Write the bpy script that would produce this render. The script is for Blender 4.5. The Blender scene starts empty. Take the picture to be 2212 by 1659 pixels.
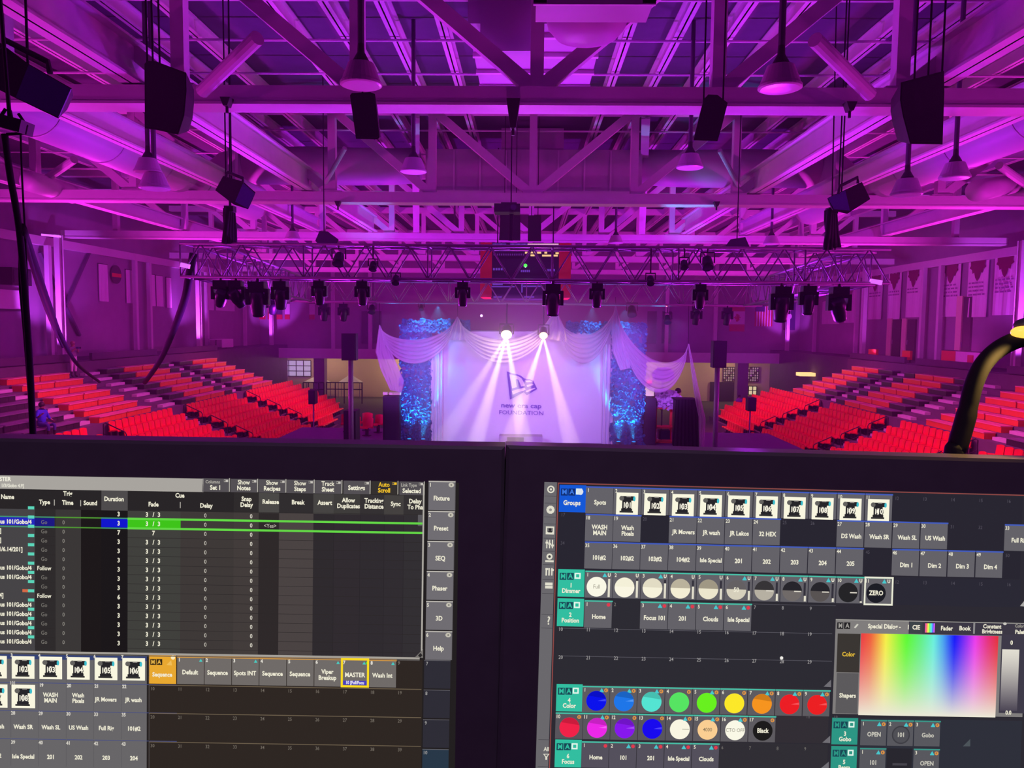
import bpy, math, random, colorsys
from mathutils import Vector as V, Matrix
random.seed(7)
S = bpy.context.scene
COL = S.collection
PI = math.pi
# ------------------------------------------------------------------ camera
F = 1660.0; CX, CY = 1106.0, 829.5          # pixels of the 2212 x 1659 frame
CZ = 7.3                                    # eye height above the arena floor
VPX, VPY = 1140.0, 705.0
_Y = V(((VPX-CX)/F, (CY-VPY)/F, -1)).normalized()
_X = V((math.cos(math.radians(.6)), -math.sin(math.radians(.6)), 0))
_X = (_X - _X.dot(_Y)*_Y).normalized()
_Z = _X.cross(_Y)
R = Matrix((_X, _Y, _Z))                    # camera axes -> world axes
cam_d = bpy.data.cameras.new('camera'); cam = bpy.data.objects.new('camera', cam_d); COL.objects.link(cam)
cam.matrix_world = Matrix.Translation((0, 0, CZ)) @ R.to_4x4()
cam_d.sensor_fit = 'HORIZONTAL'; cam_d.sensor_width = 36; cam_d.lens = F/2212*36
cam_d.clip_start = .02; cam_d.clip_end = 300
S.camera = cam
CAM = V((0, 0, CZ))
def ray(px, py): return R @ V(((px-CX)/F, -(py-CY)/F, -1))
def P(px, py, Y):                            # the point at depth Y that the photo shows at px, py
    d = ray(px, py); return CAM + d*(Y/d.y)
def PX(px, py, X):                           # the same on a wall x = X
    d = ray(px, py); return CAM + d*(X/d.x)
# ------------------------------------------------------------------ render look
S.view_settings.view_transform = 'Standard'; S.view_settings.look = 'None'
S.view_settings.exposure = 0; S.view_settings.gamma = 1
S.cycles.use_denoising = True
S.cycles.max_bounces = 5; S.cycles.diffuse_bounces = 2; S.cycles.glossy_bounces = 2
S.cycles.transparent_max_bounces = 8; S.cycles.volume_bounces = 0
S.cycles.sample_clamp_indirect = 4; S.cycles.use_adaptive_sampling = True; S.cycles.adaptive_threshold = .015
w = bpy.data.worlds.new('world'); S.world = w; w.use_nodes = True
w.node_tree.nodes['Background'].inputs[0].default_value = (.20, .008, .27, 1)
w.node_tree.nodes['Background'].inputs[1].default_value = .12
# ------------------------------------------------------------------ lights of the rig
def lamp(kind, name, loc, col, energy, size=.3, to=None, angle=60, blend=.5, spread=None):
    d = bpy.data.lights.new(name, kind); o = bpy.data.objects.new(name, d); COL.objects.link(o)
    o.location = loc; d.color = col; d.energy = energy
    if kind == 'AREA': d.size = size; d.shape = 'DISK'
    else: d.shadow_soft_size = size
    if kind == 'SPOT': d.spot_size = math.radians(angle); d.spot_blend = blend
    if to is not None: o.rotation_euler = (V(to)-V(loc)).to_track_quat('-Z', 'Y').to_euler()
    return o
VIO = (.50, .016, 1.0); MAG = (.92, .024, .78); PINK = (1, .05, .62)
# wash fixtures on the stage floor inside the rig that throw up into the roof
for x in (-6.5, 0, 6.5):
    lamp('SPOT', 'roof_wash', (x, 22.5, CZ-1.5), VIO, 2300, .4, (x*1.1, 12, CZ+8), 150, .6)
    lamp('SPOT', 'roof_wash', (x, 33.5, CZ-1.0), VIO, 1700, .4, (x*1.2, 38, CZ+8), 150, .6)
# wash fixtures along both concourse decks
for s in (-1, 1):
    for y, e in ((12, 1600), (21, 2000), (32, 2900), (43, 2900), (56, 2600)):
        lamp('SPOT', 'deck_wash', (s*18.5, y, CZ-1.0), MAG, e, .4, (s*10, y+1, CZ+8), 150, .6)
# the same wash from the mixing position upward
for x in (-9, 0, 9):
    lamp('SPOT', 'rear_roof_wash', (x, 13.6, CZ-2.5), (.80, .024, .74), 760, .4, (x*1.1, 8, CZ+8), 120, .6)
# spots without fixtures, added under the roof to lift the walls
for s in (-1, 1):
    for y in (30, 42, 55):
        lamp('SPOT', 'wall_fill', (s*15, y, CZ+2.5), (.60, .02, .66), 95, .5, (s*25, y+3, CZ+.5), 120, .8)
    lamp('SPOT', 'far_wall_fill', (s*9, 50, CZ+2), (.60, .02, .62), 380, .5, (s*12, 72, CZ+1), 110, .8)  # added likewise, to tint the far wall
lamp('SPOT', 'banner_fill', (15, 44, CZ+3), (.80, .10, .95), 900, .5, (25, 48, CZ+1.8), 80, .8)  # this spot and the next are added to brighten the banners
lamp('SPOT', 'banner_fill', (-15, 42, CZ+3), (.70, .06, .9), 350, .5, (-25, 45, CZ+1.8), 80, .8)
# dim spot added behind the camera, standing in for lens veil on the monitors
lamp('SPOT', 'console_fill', (.1, -1.0, CZ+1.3), (.80, .50, 1), 26, .15, (.1, .65, CZ-.15), 70, .7)
# column uplights
COLS = [(-1, 38.2, 1), (-1, 54.5, 1), (1, 37.3, 1), (1, 54.3, 1), (-1, 70, .45), (1, 70, .45)]
for s, y, k in COLS:
    lamp('SPOT', 'column_uplight', (s*23.0, y-2.6, CZ-1.75), (.62, .06, 1), 2600*k, .12, (s*23.5, y, CZ+.7), 60, .5)
# red-magenta wash down on the seats from the roof steel
for s in (-1, 1):
    for y, e in ((23, 2600), (31, 4300), (40.5, 1500), (49.5, 4600)):
        lamp('SPOT', 'seat_wash', (s*10.2, y, CZ+3.9), (1, .085, .38), e, .4, (s*16.3, y+1.5, CZ-4.2), 72, .8)
# violet spots added over the rows in place of roof bounce
for s in (-1, 1):
    for y in (29, 38, 48):
        lamp('SPOT', 'row_fill', (s*14.5, y, CZ+3.6), (.80, .06, 1), 480, .3, (s*17.5, y+1, CZ-4), 100, .8)
# blue accents thrown up at the joists
for s in (-1, 1):
    lamp('SPOT', 'blue_accent', (s*4.6, 28.6, CZ-.4), (.06, .34, 1), 2200, .2, (s*6.2, 26, CZ+7.5), 24, .6)
    lamp('SPOT', 'blue_accent', (s*4.6, 29.4, CZ-.4), (.06, .34, 1), 1500, .2, (s*7.6, 37, CZ+5), 22, .6)
# stage wash
for x, c, e, b in ((-3.5, (.54, .42, 1), 3700, -1.2), (3.5, (.46, .28, 1), 3300, 1.2)):
    lamp('SPOT', 'stage_wash', (x, 17.2, CZ+.1), c, e, .35, (b, 29, CZ-2.6), 34, .7)
for s in (-1, 1):
    lamp('SPOT', 'drape_fill', (s*2.0, 17.2, CZ+.1), (.50, .11, 1), 6500, .3, (s*4.6, 28, CZ-1.3), 20, .6)  # extra spots put in to brighten the swags and tails
lamp('SPOT', 'stage_side_wash', (0, 17.2, CZ+.1), (.40, .10, 1), 2600, .35, (0, 29, CZ-3.3), 60, .7)
# ------------------------------------------------------------------ materials
def srgb(r, g, b):
    f = lambda c: (c/255/12.92 if c/255 <= .04045 else ((c/255+.055)/1.055)**2.4)
    return (f(r), f(g), f(b))
MATS = {}
def mat(name, col, rough=.6, metal=0, emit=None, strength=1, noise=0, scale=6, bump=0, spec=.5):
    if name in MATS: return MATS[name]
    m = bpy.data.materials.new(name); m.use_nodes = True; nt = m.node_tree; b = nt.nodes['Principled BSDF']
    b.inputs['Base Color'].default_value = (*col, 1); b.inputs['Roughness'].default_value = rough
    b.inputs['Metallic'].default_value = metal; b.inputs['Specular IOR Level'].default_value = spec
    if emit: b.inputs['Emission Color'].default_value = (*emit, 1); b.inputs['Emission Strength'].default_value = strength
    if noise or bump:
        tc = nt.nodes.new('ShaderNodeTexCoord'); n = nt.nodes.new('ShaderNodeTexNoise'); n.inputs['Scale'].default_value = scale
        n.inputs['Detail'].default_value = 4
        nt.links.new(tc.outputs['Object'], n.inputs['Vector'])
        if noise:
            mx = nt.nodes.new('ShaderNodeMix'); mx.data_type = 'RGBA'
            mx.inputs['A'].default_value = (*[c*(1-noise) for c in col], 1); mx.inputs['B'].default_value = (*[min(1, c*(1+noise)) for c in col], 1)
            nt.links.new(n.outputs['Fac'], mx.inputs['Factor']); nt.links.new(mx.outputs['Result'], b.inputs['Base Color'])
        if bump:
            bp = nt.nodes.new('ShaderNodeBump'); bp.inputs['Strength'].default_value = bump
            nt.links.new(n.outputs['Fac'], bp.inputs['Height']); nt.links.new(bp.outputs['Normal'], b.inputs['Normal'])
    MATS[name] = m; return m
def sheer(name, col, t=.4):
    m = bpy.data.materials.new(name); m.use_nodes = True; nt = m.node_tree; nt.nodes.clear()
    out = nt.nodes.new('ShaderNodeOutputMaterial'); a = nt.nodes.new('ShaderNodeBsdfTransparent'); d = nt.nodes.new('ShaderNodeBsdfDiffuse')
    tr = nt.nodes.new('ShaderNodeBsdfTranslucent'); m1 = nt.nodes.new('ShaderNodeMixShader'); m2 = nt.nodes.new('ShaderNodeMixShader')
    d.inputs[0].default_value = tr.inputs[0].default_value = (*col, 1); m1.inputs[0].default_value = .35; m2.inputs[0].default_value = 1-t
    nt.links.new(d.outputs[0], m1.inputs[1]); nt.links.new(tr.outputs[0], m1.inputs[2])
    nt.links.new(a.outputs[0], m2.inputs[1]); nt.links.new(m1.outputs[0], m2.inputs[2]); nt.links.new(m2.outputs[0], out.inputs[0])
    return m
def display(name, gloss=.25):                 # a lit screen: colours come from the mesh, plus the glass in front
    m = bpy.data.materials.new(name); m.use_nodes = True; nt = m.node_tree; b = nt.nodes['Principled BSDF']
    at = nt.nodes.new('ShaderNodeAttribute'); at.attribute_name = 'Col'
    b.inputs['Base Color'].default_value = (.004, .004, .005, 1); b.inputs['Roughness'].default_value = gloss
    b.inputs['Specular IOR Level'].default_value = .25
    nt.links.new(at.outputs['Color'], b.inputs['Emission Color']); b.inputs['Emission Strength'].default_value = 1
    return m
M_STEEL = mat('white painted steel', (.72, .70, .72), .55, noise=.08, scale=3)
M_DECK = mat('roof deck', (.10, .08, .13), .8, noise=.2, scale=2)
M_WALL = mat('painted block wall', (.31, .26, .33), .8, noise=.12, scale=1.5, bump=.1)
M_DUCT = mat('galvanised duct', (.62, .58, .64), .5, noise=.06, scale=2)
M_CONC = mat('concrete', (.13, .12, .14), .8, noise=.15, scale=3)
M_BLACK = mat('black paint', (.03, .028, .033), .55, noise=.3, scale=20)
M_BLKCL = mat('black cloth', (.014, .013, .016), .95, noise=.3, scale=9, bump=.3)
M_GRILLE = mat('speaker grille', (.03, .027, .04), .45, noise=.4, scale=60)
M_ALU = mat('aluminium truss', (.30, .28, .32), .45, .2, noise=.08, scale=5)
M_CABLE = mat('black cable', (.006, .005, .012), .85, noise=.2, scale=30)
M_RED = mat('red seat plastic', (.80, .022, .03), .42, noise=.06, scale=8)
M_ORANGE = mat('orange bench plastic', (.80, .13, .03), .45, noise=.06, scale=8)
M_TOPO = mat('lit orange bench top', (.85, .30, .36), .4, noise=.06, scale=8); M_TOPD = mat('lit dark bench top', (.20, .15, .24), .45, noise=.1, scale=8)  # paler top colours stand for overhead light catching the benches
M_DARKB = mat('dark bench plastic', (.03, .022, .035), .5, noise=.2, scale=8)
M_WHITE = mat('white cloth', (.8, .78, .8), .8, noise=.05, scale=4)
M_LENS = mat('lamp lens', (.75, .7, .75), .25)
# ------------------------------------------------------------------ mesh builder
class MB:
    def __init__(s): s.v = []; s.f = []; s.m = []; s.c = []; s.mi = 0; s.col = None
    def add(s, vs, fs):
        n = len(s.v); s.v += [V(x) for x in vs]; s.f += [[i+n for i in f] for f in fs]
        s.m += [s.mi]*len(fs); s.c += [s.col]*len(fs); return s
    def box(s, c, d, rot=None):
        c = V(c); q = []
        for z in (-.5, .5):
            for y in (-.5, .5):
                for x in (-.5, .5):
                    p = V((x*d[0], y*d[1], z*d[2])); q.append(c+(rot @ p if rot else p))
        return s.add(q, [(0, 2, 3, 1), (4, 5, 7, 6), (0, 1, 5, 4), (2, 6, 7, 3), (0, 4, 6, 2), (1, 3, 7, 5)])
    def span(s, x0, x1, y0, y1, z0, z1): return s.box(((x0+x1)/2, (y0+y1)/2, (z0+z1)/2), (abs(x1-x0), abs(y1-y0), abs(z1-z0)))
    def bar(s, p, q, w, h, up=(0, 0, 1)):
        p, q = V(p), V(q); d = q-p; L = d.length; d.normalize(); u = V(up)
        if abs(d.dot(u)) > .99: u = V((0, 1, 0))
        x = d.cross(u).normalized(); z = x.cross(d)
        return s.box((p+q)/2, (w, L, h), Matrix((x, d, z)).transposed())
    def tube(s, pts, r, n=8, cap=True):
        pts = [V(p) for p in pts]; k = len(pts); rr = r if isinstance(r, (list, tuple)) else [r]*k
        vs = []; ref = None
        for i, p in enumerate(pts):
            d = (pts[min(i+1, k-1)]-pts[max(i-1, 0)]).normalized()
            if ref is None: ref = V((0, 0, 1)) if abs(d.z) < .9 else V((1, 0, 0))
            x = d.cross(ref).normalized(); y = x.cross(d); ref = y
            vs += [p+(x*math.cos(2*PI*j/n)+y*math.sin(2*PI*j/n))*rr[i] for j in range(n)]
        fs = [(i*n+j, i*n+(j+1) % n, (i+1)*n+(j+1) % n, (i+1)*n+j) for i in range(k-1) for j in range(n)]
        if cap: fs += [tuple(range(n))[::-1], tuple((k-1)*n+j for j in range(n))]
        return s.add(vs, fs)
    def lathe(s, c, prof, n=20, axis=None):
        c = V(c); vs = []; k = len(prof); Q = V(axis).to_track_quat('Z', 'Y').to_matrix() if axis is not None else None
        for r, z in prof:
            for j in range(n):
                p = V((r*math.cos(2*PI*j/n), r*math.sin(2*PI*j/n), z)); vs.append(c+(Q @ p if Q else p))
        fs = [(i*n+j, i*n+(j+1) % n, (i+1)*n+(j+1) % n, (i+1)*n+j) for i in range(k-1) for j in range(n)]
        fs += [tuple(range(n))[::-1], tuple((k-1)*n+j for j in range(n))]
        return s.add(vs, fs)
    def prism(s, pts, ext):
        pts = [V(p) for p in pts]; e = V(ext); k = len(pts)
        return s.add(pts+[p+e for p in pts], [tuple(range(k)), tuple(range(2*k-1, k-1, -1))]+[(i, i+k, (i+1) % k+k, (i+1) % k) for i in range(k)])
    def ball(s, c, r, n=10, m=7, sc=(1, 1, 1)):
        c = V(c); vs = [c+V((0, 0, r*sc[2]))]
        for i in range(1, m):
            t = PI*i/m
            vs += [c+V((r*sc[0]*math.sin(t)*math.cos(2*PI*j/n), r*sc[1]*math.sin(t)*math.sin(2*PI*j/n), r*sc[2]*math.cos(t))) for j in range(n)]
        vs.append(c-V((0, 0, r*sc[2]))); last = len(vs)-1
        fs = [(0, 1+j, 1+(j+1) % n) for j in range(n)]
        fs += [(1+i*n+j, 1+(i+1)*n+j, 1+(i+1)*n+(j+1) % n, 1+i*n+(j+1) % n) for i in range(m-2) for j in range(n)]
        fs += [(last, 1+(m-2)*n+(j+1) % n, 1+(m-2)*n+j) for j in range(n)]
        return s.add(vs, fs)
    def build(s, name, m, parent=None, smooth=False, loc=None):
        org = V(loc) if loc is not None else (base(parent) if parent else V((0, 0, 0)))
        me = bpy.data.meshes.new(name); me.from_pydata([tuple(p-org) for p in s.v], [], s.f)
        for x in (m if isinstance(m, (list, tuple)) else [m]): me.materials.append(x)
        if any(s.m): me.polygons.foreach_set('material_index', s.m)
        if any(c is not None for c in s.c):
            at = me.color_attributes.new('Col', 'FLOAT_COLOR', 'CORNER'); buf = []
            for f, c in zip(s.f, s.c):
                for k in range(len(f)):
                    q = c[k] if isinstance(c, list) else (c or (0, 0, 0)); buf += [q[0], q[1], q[2], 1]
            at.data.foreach_set('color', buf)
        if smooth: me.polygons.foreach_set('use_smooth', [True]*len(s.f))
        me.update()
        o = bpy.data.objects.new(name, me); COL.objects.link(o)
        if parent: o.parent = parent
        elif loc is not None: o.location = loc
        return o
def base(o):
    p = V((0, 0, 0))
    while o: p += o.location; o = o.parent
    return p
def tag(o, label, cat, group=None, kind=None):
    o['label'] = label; o['category'] = cat
    if group: o['group'] = group
    if kind: o['kind'] = kind
    return o
def thing(name, label, cat, loc, group=None, kind=None):
    o = bpy.data.objects.new(name, None); COL.objects.link(o); o.location = loc; o.empty_display_size = .2
    return tag(o, label, cat, group, kind)
def struct(o, label=None, cat=None):
    o['kind'] = 'structure'
    if label: o['label'] = label
    if cat: o['category'] = cat
    return o
def copy_tree(o, parent=None):
    c = o.copy(); COL.objects.link(c); c.parent = parent
    for ch in list(o.children): copy_tree(ch, c)
    return c
ORD = 'first second third fourth fifth sixth seventh eighth ninth tenth eleventh twelfth thirteenth fourteenth fifteenth sixteenth'.split()
def side(s): return 'left' if s < 0 else 'right'
# ---- lettering: queued, turned into mesh in one go
TEXTS = []
def text(mb, body, org, ux, vy, size, col, align='CENTER', xs=1.0, bold=.0, mi=0):
    TEXTS.append((mb, body, V(org), V(ux), V(vy), size, col, align, xs, bold, mi))
def flush_text():
    obs = []
    for t in TEXTS:
        c = bpy.data.curves.new('t', 'FONT'); c.body = t[1]; c.size = t[5]; c.align_x = t[7]; c.align_y = 'CENTER'; c.offset = t[9]
        c.resolution_u = 2; c.space_line = .82
        o = bpy.data.objects.new('t', c); COL.objects.link(o); obs.append(o)
    dg = bpy.context.evaluated_depsgraph_get()
    for o, t in zip(obs, TEXTS):
        ev = o.evaluated_get(dg); me = ev.to_mesh(); mb = t[0]; mb.col = t[6]; mb.mi = t[10]
        mb.add([t[2]+t[3]*(p.co.x*t[8])+t[4]*p.co.y for p in me.vertices], [tuple(f.vertices) for f in me.polygons]); ev.to_mesh_clear()
    for o in obs:
        c = o.data; bpy.data.objects.remove(o); bpy.data.curves.remove(c)
    TEXTS.clear()
# ================================================================== ARENA SHELL
XW = 25.2; YF = 72.0; HD = 1.95                    # wall lateral, far wall depth, deck below the eye
ROOF = CZ+7.7
m = MB(); m.span(-XW, XW, -3, 78, -.2, 0); struct(m.build('floor', M_CONC))
m = MB(); m.span(-XW-.3, XW+.3, -3, 78, ROOF, ROOF+.2); struct(m.build('ceiling', M_DECK))
for s in (-1, 1):
    m = MB(); m.span(s*XW, s*(XW+.3), -3, 78, 0, ROOF); struct(m.build('wall_'+side(s), M_WALL))
    m = MB(); m.span(s*22.6, s*XW, -3, YF, CZ-HD-.35, CZ-HD); m.span(s*22.6, s*22.8, -3, YF, 0, CZ-HD-.35)
    struct(m.build('concourse_deck', M_DECK), side(s)+' hand concourse deck above the top row of seats', 'deck')
    m = MB(); m.span(s*(XW-.25), s*XW, 8, YF, CZ+3.9, CZ+4.35); struct(m.build('trim_%d' % (1 if s < 0 else 2), M_STEEL))
# deck under the mixing position
m = MB(); m.span(-6, 6, -3, 3.2, CZ-HD-.3, CZ-HD); m.span(-6, 6, -3, 3.2, 0, CZ-HD-.3); struct(m.build('mixing_deck', M_CONC), 'raised deck under the mixing position', 'deck')
# far wall: balcony, upper wall, lit hall under the balcony
fz = P(1140, 764, YF).z
m = MB(); m.span(-XW, XW, YF, YF+.3, fz, ROOF); struct(m.build('wall_far', M_WALL))
m = MB(); m.span(-XW, XW, YF-2.6, YF, fz-.55, fz); m.span(-XW, XW, YF-2.6, YF-2.5, fz, fz+.35)
struct(m.build('balcony', M_STEEL), 'pale balcony ledge along the far wall', 'balcony')
m = MB(); m.span(-XW, XW, 77.4, 77.6, 0, fz); struct(m.build('wall_hall', mat('warm plaster', (.66, .50, .38), .8, noise=.08, scale=1)))
for x in (-19.5, -6.6, 6.6, 20):
    m = MB(); m.span(x-.5, x+.5, YF-.5, YF+.5, 0, fz-.5); tag(m.build('hall_pillar', M_WALL, loc=(x, YF, 0)), {-19.5: 'square pillar left of the lit hall windows', -6.6: 'square pillar behind the left blue flower column', 6.6: 'square pillar behind the right end of the drape', 20: 'square pillar right of the glass block windows'}[x], 'pillar', 'pillars under the far balcony')
for x, e in ((-20, 140), (-12, 330), (12, 330), (20, 140)):
    lamp('POINT', 'hall_light', (x, 74.6, fz-.9), (1, .72, .38), e, .3)
# lit windows at the back of the hall
M_WIN = mat('lit window glass', (.3, .3, .35), .3, emit=srgb(168, 150, 190), strength=.9)
M_FRAME = mat('dark window frame', (.05, .045, .05), .5)
def window(name, px0, px1, py0, py1, Y, nx, ny, gl, jit=False):
    a, b = P(px0, py0, Y), P(px1, py1, Y); m = MB(); f = MB(); W, H = b.x-a.x, a.z-b.z
    for i in range(nx):
        for j in range(ny):
            if jit and (i*5+j*3) % 4 == 0: continue
            m.span(a.x+W*(i+.05)/nx, a.x+W*(i+.95)/nx, Y-.02, Y+.02, b.z+H*(j+.06)/ny, b.z+H*(j+.94)/ny)
    o = m.build(name, gl, loc=(0, 0, 0)); o['kind'] = 'structure'
    for i in range(nx+1): f.span(a.x+W*i/nx-.04, a.x+W*i/nx+.04, Y-.05, Y+.03, b.z, a.z)
    for j in range(ny+1): f.span(a.x, b.x, Y-.05, Y+.03, b.z+H*j/ny-.035, b.z+H*j/ny+.035)
    f.build('window_frame', M_FRAME, o); return o
window('window_1', 592, 672, 778, 813, 77.2, 5, 3, M_WIN)
M_GBLK = mat('glass block', (.3, .28, .25), .3, emit=srgb(150, 125, 120), strength=.75)
for i in range(3): window('window_%d' % (i+2), 1563+26*i, 1586+26*i, 793, 824, 77.2, 5, 6, M_GBLK, True)
window('window_5', 1617, 1634, 834, 853, 77.2, 2, 2, mat('door light', (.4, .4, .3), .3, emit=srgb(215, 205, 150), strength=.9))
m = MB(); m.span(P(1560, 0, 77).x, P(1640, 0, 77).x, 77.05, 77.3, 0, P(1600, 826, 77).z); o = struct(m.build('door_1', M_FRAME))
m = MB(); m.tube([P(1598, 880, 77)+V((0, -.1, -.2)), P(1598, 880, 77)+V((0, -.1, .4))], .04); m.build('door_handle', M_STEEL, o)
# lit drop ceiling lights in the hall and its warm signs
for i, (x0, x1, y) in enumerate([(1725, 1760, 812), (1733, 1750, 805)][:1]):
    a = P(x0, y, 61); m = MB(); m.span(a.x, 22.62, 60.6, 61.6, a.z, a.z+.26)
    tag(m.build('hall_lamp', mat('warm tube', (.8, .7, .4), .4, emit=(1, .62, .2), strength=1.4)), 'warm glowing box lamp low on the right wall beyond the bench rows', 'lamp')
# ---------------------------------------------------------------- columns and wall framing
for i, (s, y, k) in enumerate(COLS):
    m = MB(); x = s*23.5
    w_ = .27
    m.span(x-w_/2, x+w_/2, y-.02, y+.02, CZ-HD, CZ+4.32); m.span(x-w_/2, x+w_/2, y+.32, y+.36, CZ-HD, CZ+4.32); m.span(x-.02, x+.02, y, y+.34, CZ-HD, CZ+4.32)
    n = ['nearest the hanging cables', 'behind the left end of the rig', 'at the right edge behind the desk lamp', 'beside the white banners', 'far corner of the left wall', 'far corner of the right wall'][i]
    tag(m.build('steel_column', M_STEEL, loc=(x, y, CZ-HD)), 'bright violet-lit white steel column '+n, 'column', 'steel columns along the side walls')
for s, ys in ((-1, (39.4, 48.2, 50.0, 59, 67)), (1, (46.9, 48.9, 58.6, 67))):
    for k, y in enumerate(ys):
        x = s*24.8; m = MB(); m.span(x-.12, x+.12, y, y+.26, CZ-HD, CZ+3.9)
        tag(m.build('wall_post', M_STEEL, loc=(x, y, CZ-HD)), 'slim pink wall post, %s from the near end of the %s wall' % (ORD[k], side(s)), 'post', 'slim posts on the side walls')
for i, px in enumerate((720, 800, 1440, 1545)):
    a = P(px, 700, YF-.3); m = MB(); m.span(a.x-.16, a.x+.16, YF-.5, YF-.2, fz, CZ+6.5)
    tag(m.build('wall_post', M_STEEL, loc=(a.x, YF, fz)), 'slim pink post on the far wall, %s from the left' % ORD[i], 'post', 'slim posts on the far wall')
# X bracing on the left wall
for i, (p, q) in enumerate([((86, 545), (172, 725)), ((193, 545), (132, 680))]):
    m = MB(); m.bar(PX(*p, -25.05), PX(*q, -25.05), .16, .12); tag(m.build('wall_brace', M_DECK), ['dark brace falling to the right across the left wall', 'dark brace falling to the left across the left wall'][i], 'brace', 'cross bracing on the left wall')
for i, px in enumerate((790, 815, 1408, 1440)):          # dark tall vents in the far wall
    a, b = P(px-9, 672, YF-.05), P(px+9, 742, YF-.05); m = MB(); m.span(a.x, b.x, YF-.12, YF, b.z, a.z)
    tag(m.build('wall_vent', M_FRAME), 'tall dark slot in the far wall, %s of four from the left' % ORD[i], 'vent', 'tall dark slots in the far wall')
# ================================================================== ROOF STEEL
TY = [15.1, 26.9, 38.7, 50.5, 62.3]; HB = 4.23; HT = 7.35
for i, y in enumerate(TY):
    t = thing('roof_truss', 'white steel roof truss spanning the hall, %s from the camera' % ORD[i], 'roof truss', (0, y, CZ+HB), 'roof trusses')
    m = MB()
    m.span(-23.6, 23.6, y, y+.62, CZ+HB, CZ+HB+.05); m.span(-23.6, 23.6, y+.02, y+.07, CZ+HB+.05, CZ+HB+.36); m.span(-23.6, 23.6, y+.5, y+.55, CZ+HB+.05, CZ+HB+.36)
    m.build('bottom_chord', M_STEEL, t)
    m = MB(); m.span(-23.6, 23.6, y+.1, y+.5, CZ+HT-.05, CZ+HT+.3); m.build('top_chord', M_STEEL, t)
    for j in range(-6, 7):
        x = j*3.5+.12; m = MB(); m.span(x-.13, x+.13, y+.14, y+.4, CZ+HB+.36, CZ+HT); m.build('post', M_STEEL, t)
        if j:
            s = 1 if j > 0 else -1; x0 = (j-s)*3.5+.12
            m = MB(); m.bar((x0+s*.1, y+.27, CZ+HB+.4), (x-s*.1, y+.27, CZ+HT), .28, .24, (0, 1, 0)); m.build('diagonal', M_STEEL, t)
    if i < 3:
        for j in (-4, -2, 0, 2, 4):
            m = MB(); x = j*3.5+.12; m.box((x, y+.3, CZ+HB+.38), (.7, .5, .06)); m.build('gusset', M_STEEL, t)
# deep longitudinal girders at bottom chord level
def ibeam(m, p, q, w, h, t=.05):
    p, q = V(p), V(q); m.bar(p+V((0, 0, t/2)), q+V((0, 0, t/2)), w, t); m.bar(p+V((0, 0, h)), q+V((0, 0, h)), w, t); m.bar(p+V((0, 0, h/2)), q+V((0, 0, h/2)), .04, h)
for s in (-1, 1):
    for n, (x, y0, y1, w_, h) in enumerate([(7.75, 5, 38.7, .42, .75), (10.6, 6, 38.7, .4, .6), (17.6, 8, 50, .4, .6)]):
        m = MB(); ibeam(m, (s*x, y0, CZ+HB+.4), (s*x, y1, CZ+HB+.4), w_, h)
        tag(m.build('girder', M_STEEL), 'deep white steel girder running toward the stage, %s out from the centre on the %s' % (ORD[n], side(s)), 'girder', 'long roof girders')
# joists under the deck
for s in (-1, 1):
    for k in range(13):
        x = s*(2.3+1.27*k) if k < 8 else s*(11.2+1.9*(k-7))
        if k in (4,): continue
        m = MB(); ibeam(m, (x+.12, 4, CZ+HT-.08), (x+.12, 70, CZ+HT-.08), .24, .38, .03)
        tag(m.build('roof_joist', M_STEEL), 'white roof joist running toward the stage, %s %s of the central duct' % (ORD[k], side(s)), 'joist', 'roof joists')
# thin cross pipes below the deck
for k, y in enumerate((9.2, 11.6, 13.4, 17.5, 20, 22.6, 25, 29, 33, 36.4, 42, 46)):
    m = MB(); r = .035 if k % 3 else .06; m.tube([(-24.8, y, CZ+HT-.16), (24.8, y, CZ+HT-.16)], r, 6)
    tag(m.build('cross_pipe', M_STEEL), 'thin pipe crossing under the roof joists, %s from the camera' % ORD[k], 'pipe', 'cross pipes under the roof')
# round tube braces from the girders up
for s in (-1, 1):
    for i, (p, q, y0, y1) in enumerate([((437, 197), (556, 82), 14.9, 13.6), ((95, 390), (160, 345), 26.6, 25.5), ((703, 395), (745, 320), 26.6, 25.6)]):
        a, b = P(*p, y0), P(*q, y1)
        if s > 0: a.x = -a.x+.1; b.x = -b.x+.1
        m = MB(); m.tube([a, b], .13 if i < 2 else .08, 12)
        tag(m.build('tube_brace', M_DUCT, smooth=False), '%s round tube brace leaning %s %s' % ('pale', 'beside the hanging speaker on the' if i == 0 else 'low in the roof at the far' if i == 1 else 'near the mid duct on the', side(s)), 'brace', 'round tube braces')
# sloped kickers between truss bays
for s in (-1, 1):
    for k, (x0, y0, h0, x1, y1, h1) in enumerate([(4.0, 27.3, 7.2, 5.6, 38.6, 4.6)]):
        m = MB(); ibeam(m, (s*x0, y0, CZ+h0), (s*x1, y1, CZ+h1), .3, .4)
        tag(m.build('roof_strut', M_STEEL), 'slanted white roof strut between two trusses deep on the %s' % side(s), 'strut', 'slanted roof struts')
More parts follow.
